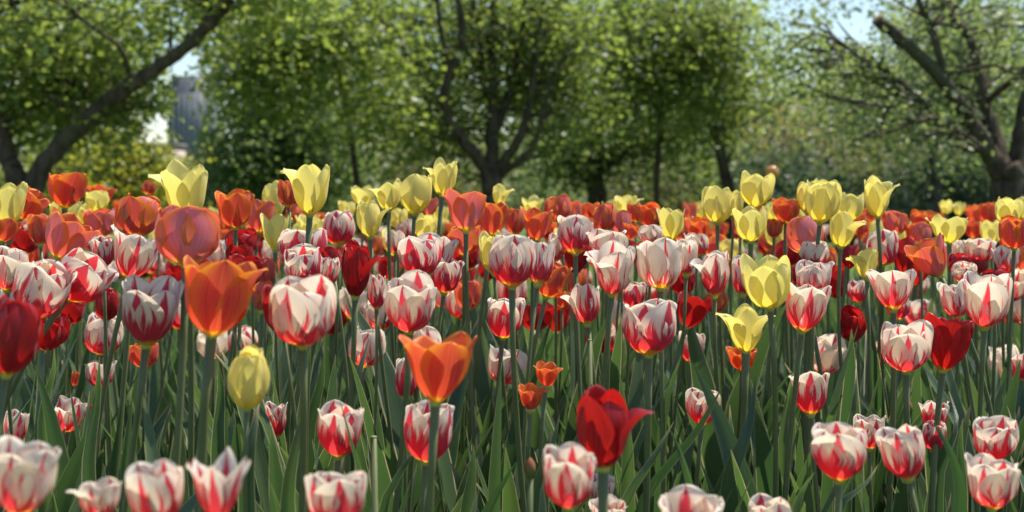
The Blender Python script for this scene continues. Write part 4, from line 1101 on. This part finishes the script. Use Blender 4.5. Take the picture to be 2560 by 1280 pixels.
def bud(x, y, w, h, d, tilt, lab):
    wm, hm = w * d / F, h * d / F
    c = P(x, y, d)
    t = bpy.data.objects.new('tulip_bud', None); COL.objects.link(t)
    t.location = (c[0], c[1], 0); tag(t, lab, 'tulip bud')
    b = np.array([0, 0, c[2] - hm / 2])
    V, Q = tube(stem_points(b, (0, 0, 1)), .0026, 7); link('stem', make_mesh('stem', V, Q, STEM_M), t)
    for k in range(3):
        a0 = k * 2 * PI / 3 + R.uniform(0, 1)
        u, v = np.meshgrid(np.linspace(-1, 1, 7), np.linspace(0, 1, 9))
        r = wm / 2 * np.sin(PI * np.clip(v * .93 + .07, 0, 1)) ** .75 * (1 + .05 * k)
        th = a0 + u * 1.25
        V = np.stack([r * np.cos(th), r * np.sin(th), v * hm], -1).reshape(-1, 3)
        link('petal', make_mesh('petal', V, grid(7, 9), BUD_M, np.stack([u.ravel(), v.ravel(), np.full(u.size, R.random())], 1)), t, b)
    for k in range(2):
        lv = leaf_geo(b[2] * .9, .012, R.uniform(0, 6.28), 84, 60, .5, .4); link('leaf', make_mesh('leaf', lv[0], lv[1], LEAF_M, lv[2]), t)


m, t_ = new_mat('bud_skin')
u_, v_, r_ = attr(t_, 'puv')
nz = noise(t_, vec(t_, u_ * 9.0, v_ * 1.2, r_ * 20.0), 1.0, 2.0)
cb = mix(t_, (v_ + (nz - .5) * .8).step(.25, .75), (0.11, 0.16, 0.05), (0.28, 0.10, 0.05))
cb = mix(t_, nz.step(.6, .75) * .7, cb, (0.42, 0.34, 0.16))
finish(t_, cb, .45, .3, .15, (.4, .2, .06))
BUD_M = m
bud(1325, 1170, 27, 56, 1.12, 0, 'closed brownish green bud left of the blurred white and red tulip')
bud(2272, 1021, 18, 42, 2.0, 0, 'small closed rust brown bud under the white tulip with two red stripes')
bud(2382, 1015, 13, 42, 2.0, -8, 'thin pale pink bud right of the red frilled tulip')
bud(1474, 790, 9, 20, 2.2, 0, 'tiny dark bud among stems left of the sharp white cup tulip')

# far rows: small, packed, told apart only by colour and by what rises behind them
spans = [(-20, 420, 'under the leaning tree'), (420, 860, 'under the dark dense tree'), (860, 1330, 'under the forked tree'),
         (1330, 1760, 'under the broad dark tree'), (1760, 2160, 'near the amber globe'), (2160, 2580, 'under the spreading tree')]
placed = [(r[0], r[1], r[2]) for r in T]
cnt, tries = 0, 0
while cnt < 90 and tries < 4000:
    tries += 1
    d = R.uniform(2.3, 5.3) if R.random() < .8 else R.uniform(1.9, 2.6)
    x = R.uniform(-10, 2570)
    if 2060 < x < 2150 and d > 2.6: continue
    kind = R.choice(list('OSRY'), p=[.36, .28, .18, .18])
    hz = {'O': R.normal(.60, .035), 'S': R.normal(.545, .03), 'R': R.normal(.55, .03), 'Y': R.normal(.635, .035)}[kind]
    y = YH + (HC - hz) * F / d
    Wr = {'S': .056, 'R': .052, 'O': .056, 'Y': .052}[kind] * R.uniform(.85, 1.05)
    w = Wr * F / d
    if y < 515 or any(abs(x - a) < .30 * (w + c) and abs(y - b) < .35 * (w + c) for a, b, c in placed): continue
    placed.append((x, y, w)); cnt += 1
    where = next(s[2] for s in spans if s[0] <= x <= s[1]) if -20 <= x <= 2580 else 'under the leaning tree'
    cw = {'S': 'white striped', 'R': 'dark red', 'O': 'orange', 'Y': 'yellow'}[kind]
    tulip(x, y, w, w * R.uniform(.9, 1.15), kind, R.uniform(.8, 1.9), R.normal(0, 8), f'small far {cw} tulip packed in the back rows {where}', d=d, nleaf=2, parts=False,
          group=f'far {cw} tulips {where}')

# beyond the counted ones: the rest of the far carpet as one mass
SV, SM, off = [], [], 0
def add_far(V, Q, mi, pu):
    SV.append((V, Q, pu)); SM.append(np.full(len(Q), mi))
k = 0
while k < 190:
    d = R.uniform(2.5, 5.5); x = R.uniform(-20, 2580)
    if 2070 < x < 2140 and d > 2.7: continue
    mi = int(R.choice(4, p=[.32, .20, .32, .16])); kind = 'SROY'[mi]
    hz = {'O': R.normal(.585, .035), 'S': R.normal(.53, .035), 'R': R.normal(.53, .035), 'Y': R.normal(.62, .03)}[kind]
    y = YH + (HC - hz) * F / d
    if y < 520: continue
    wm = R.uniform(.046, .058); hm = wm * R.uniform(.9, 1.15); k += 1
    c = P(x, y, d)
    ax = Vector((R.normal(0, .12), R.normal(0, .12), 1)).normalized(); M = np.array(Vector((0, 0, 1)).rotation_difference(ax).to_matrix())
    bs = c - np.array(ax) * hm / 2
    for p in bloom(kind, R.uniform(.7, 1.9), wm, hm, '', False):
        add_far(p[0] @ M.T + bs, p[1], mi, p[2])
    g = np.array([bs[0] + R.normal(0, .03), bs[1] + R.normal(0, .03), 0])
    V, Q = tube(stem_points(bs - g, ax, 7) + g, .0034, 5, False); add_far(V, Q, 4, np.zeros((len(V), 3)))
V, Q, pu, _ = merge(SV)
me = make_mesh('far_tulips', V, Q, PM['S'], pu, np.repeat(R.normal(0, .35, len(SV)), [len(s[0]) for s in SV]))
for mm in (PM['R'], PM['O'], PM['Y'], STEM_M): me.materials.append(mm)
me.polygons.foreach_set('material_index', np.concatenate(SM).astype(np.int32))
tag(link('far_tulips', me), kind='stuff')

# the mass of leaves that fills the bed between the flowers
LV = []
for k in range(3600):
    y = 1.0 + 4.5 * R.random() ** .8
    x = R.uniform(-1, 1) * (0.42 * y + .12)
    L = R.uniform(.24, .46)
    if y < 1.3: L *= .75
    LV.append(leaf_geo(L, R.uniform(.008, .027), R.uniform(0, 6.28), R.uniform(74, 89), R.uniform(40, 86) if R.random() < .985 else R.uniform(-30, 20), R.uniform(.1, .7), R.normal(0, .8), 5, 10, (x, y, 0)))
V, Q, pu, _ = merge(LV)
o = link('tulip_foliage', make_mesh('tulip_foliage', V, Q, LEAF_M, pu)); tag(o, kind='stuff')

# stalks whose flower has been cut off
for x, y, d, lab in [(934, 1095, 1.25, 'headless cut tulip stalk with pale top left of the striped oval tulip'),
                     (1474, 852, 1.7, 'headless cut tulip stalk left of the small red and white tulip behind a stem')]:
    c = P(x, y, d)
    t = bpy.data.objects.new('cut_stalk', None); COL.objects.link(t); t.location = (c[0], c[1], 0); tag(t, lab, 'cut stalk')
    V, Q = tube([(0, 0, 0), (.004, 0, c[2] * .5), (0, 0, c[2])], [.0034, .0032, .0029], 9); link('stem', make_mesh('stem', V, Q, STEM_M), t)
    V, Q = tube([(0, 0, c[2] + .0003), (0, 0, c[2] + .0016)], [.0029, .0026], 9); link('cut_end', make_mesh('cut_end', V, Q, plain('cut_end', (.26, .30, .14), .7, .2, .2, 90)), t)
    for k in range(2):
        lv = leaf_geo(c[2] * .9, .014, R.uniform(0, 6.28), 84, 60, .5, .4); link('leaf', make_mesh('leaf', lv[0], lv[1], LEAF_M, lv[2]), t)
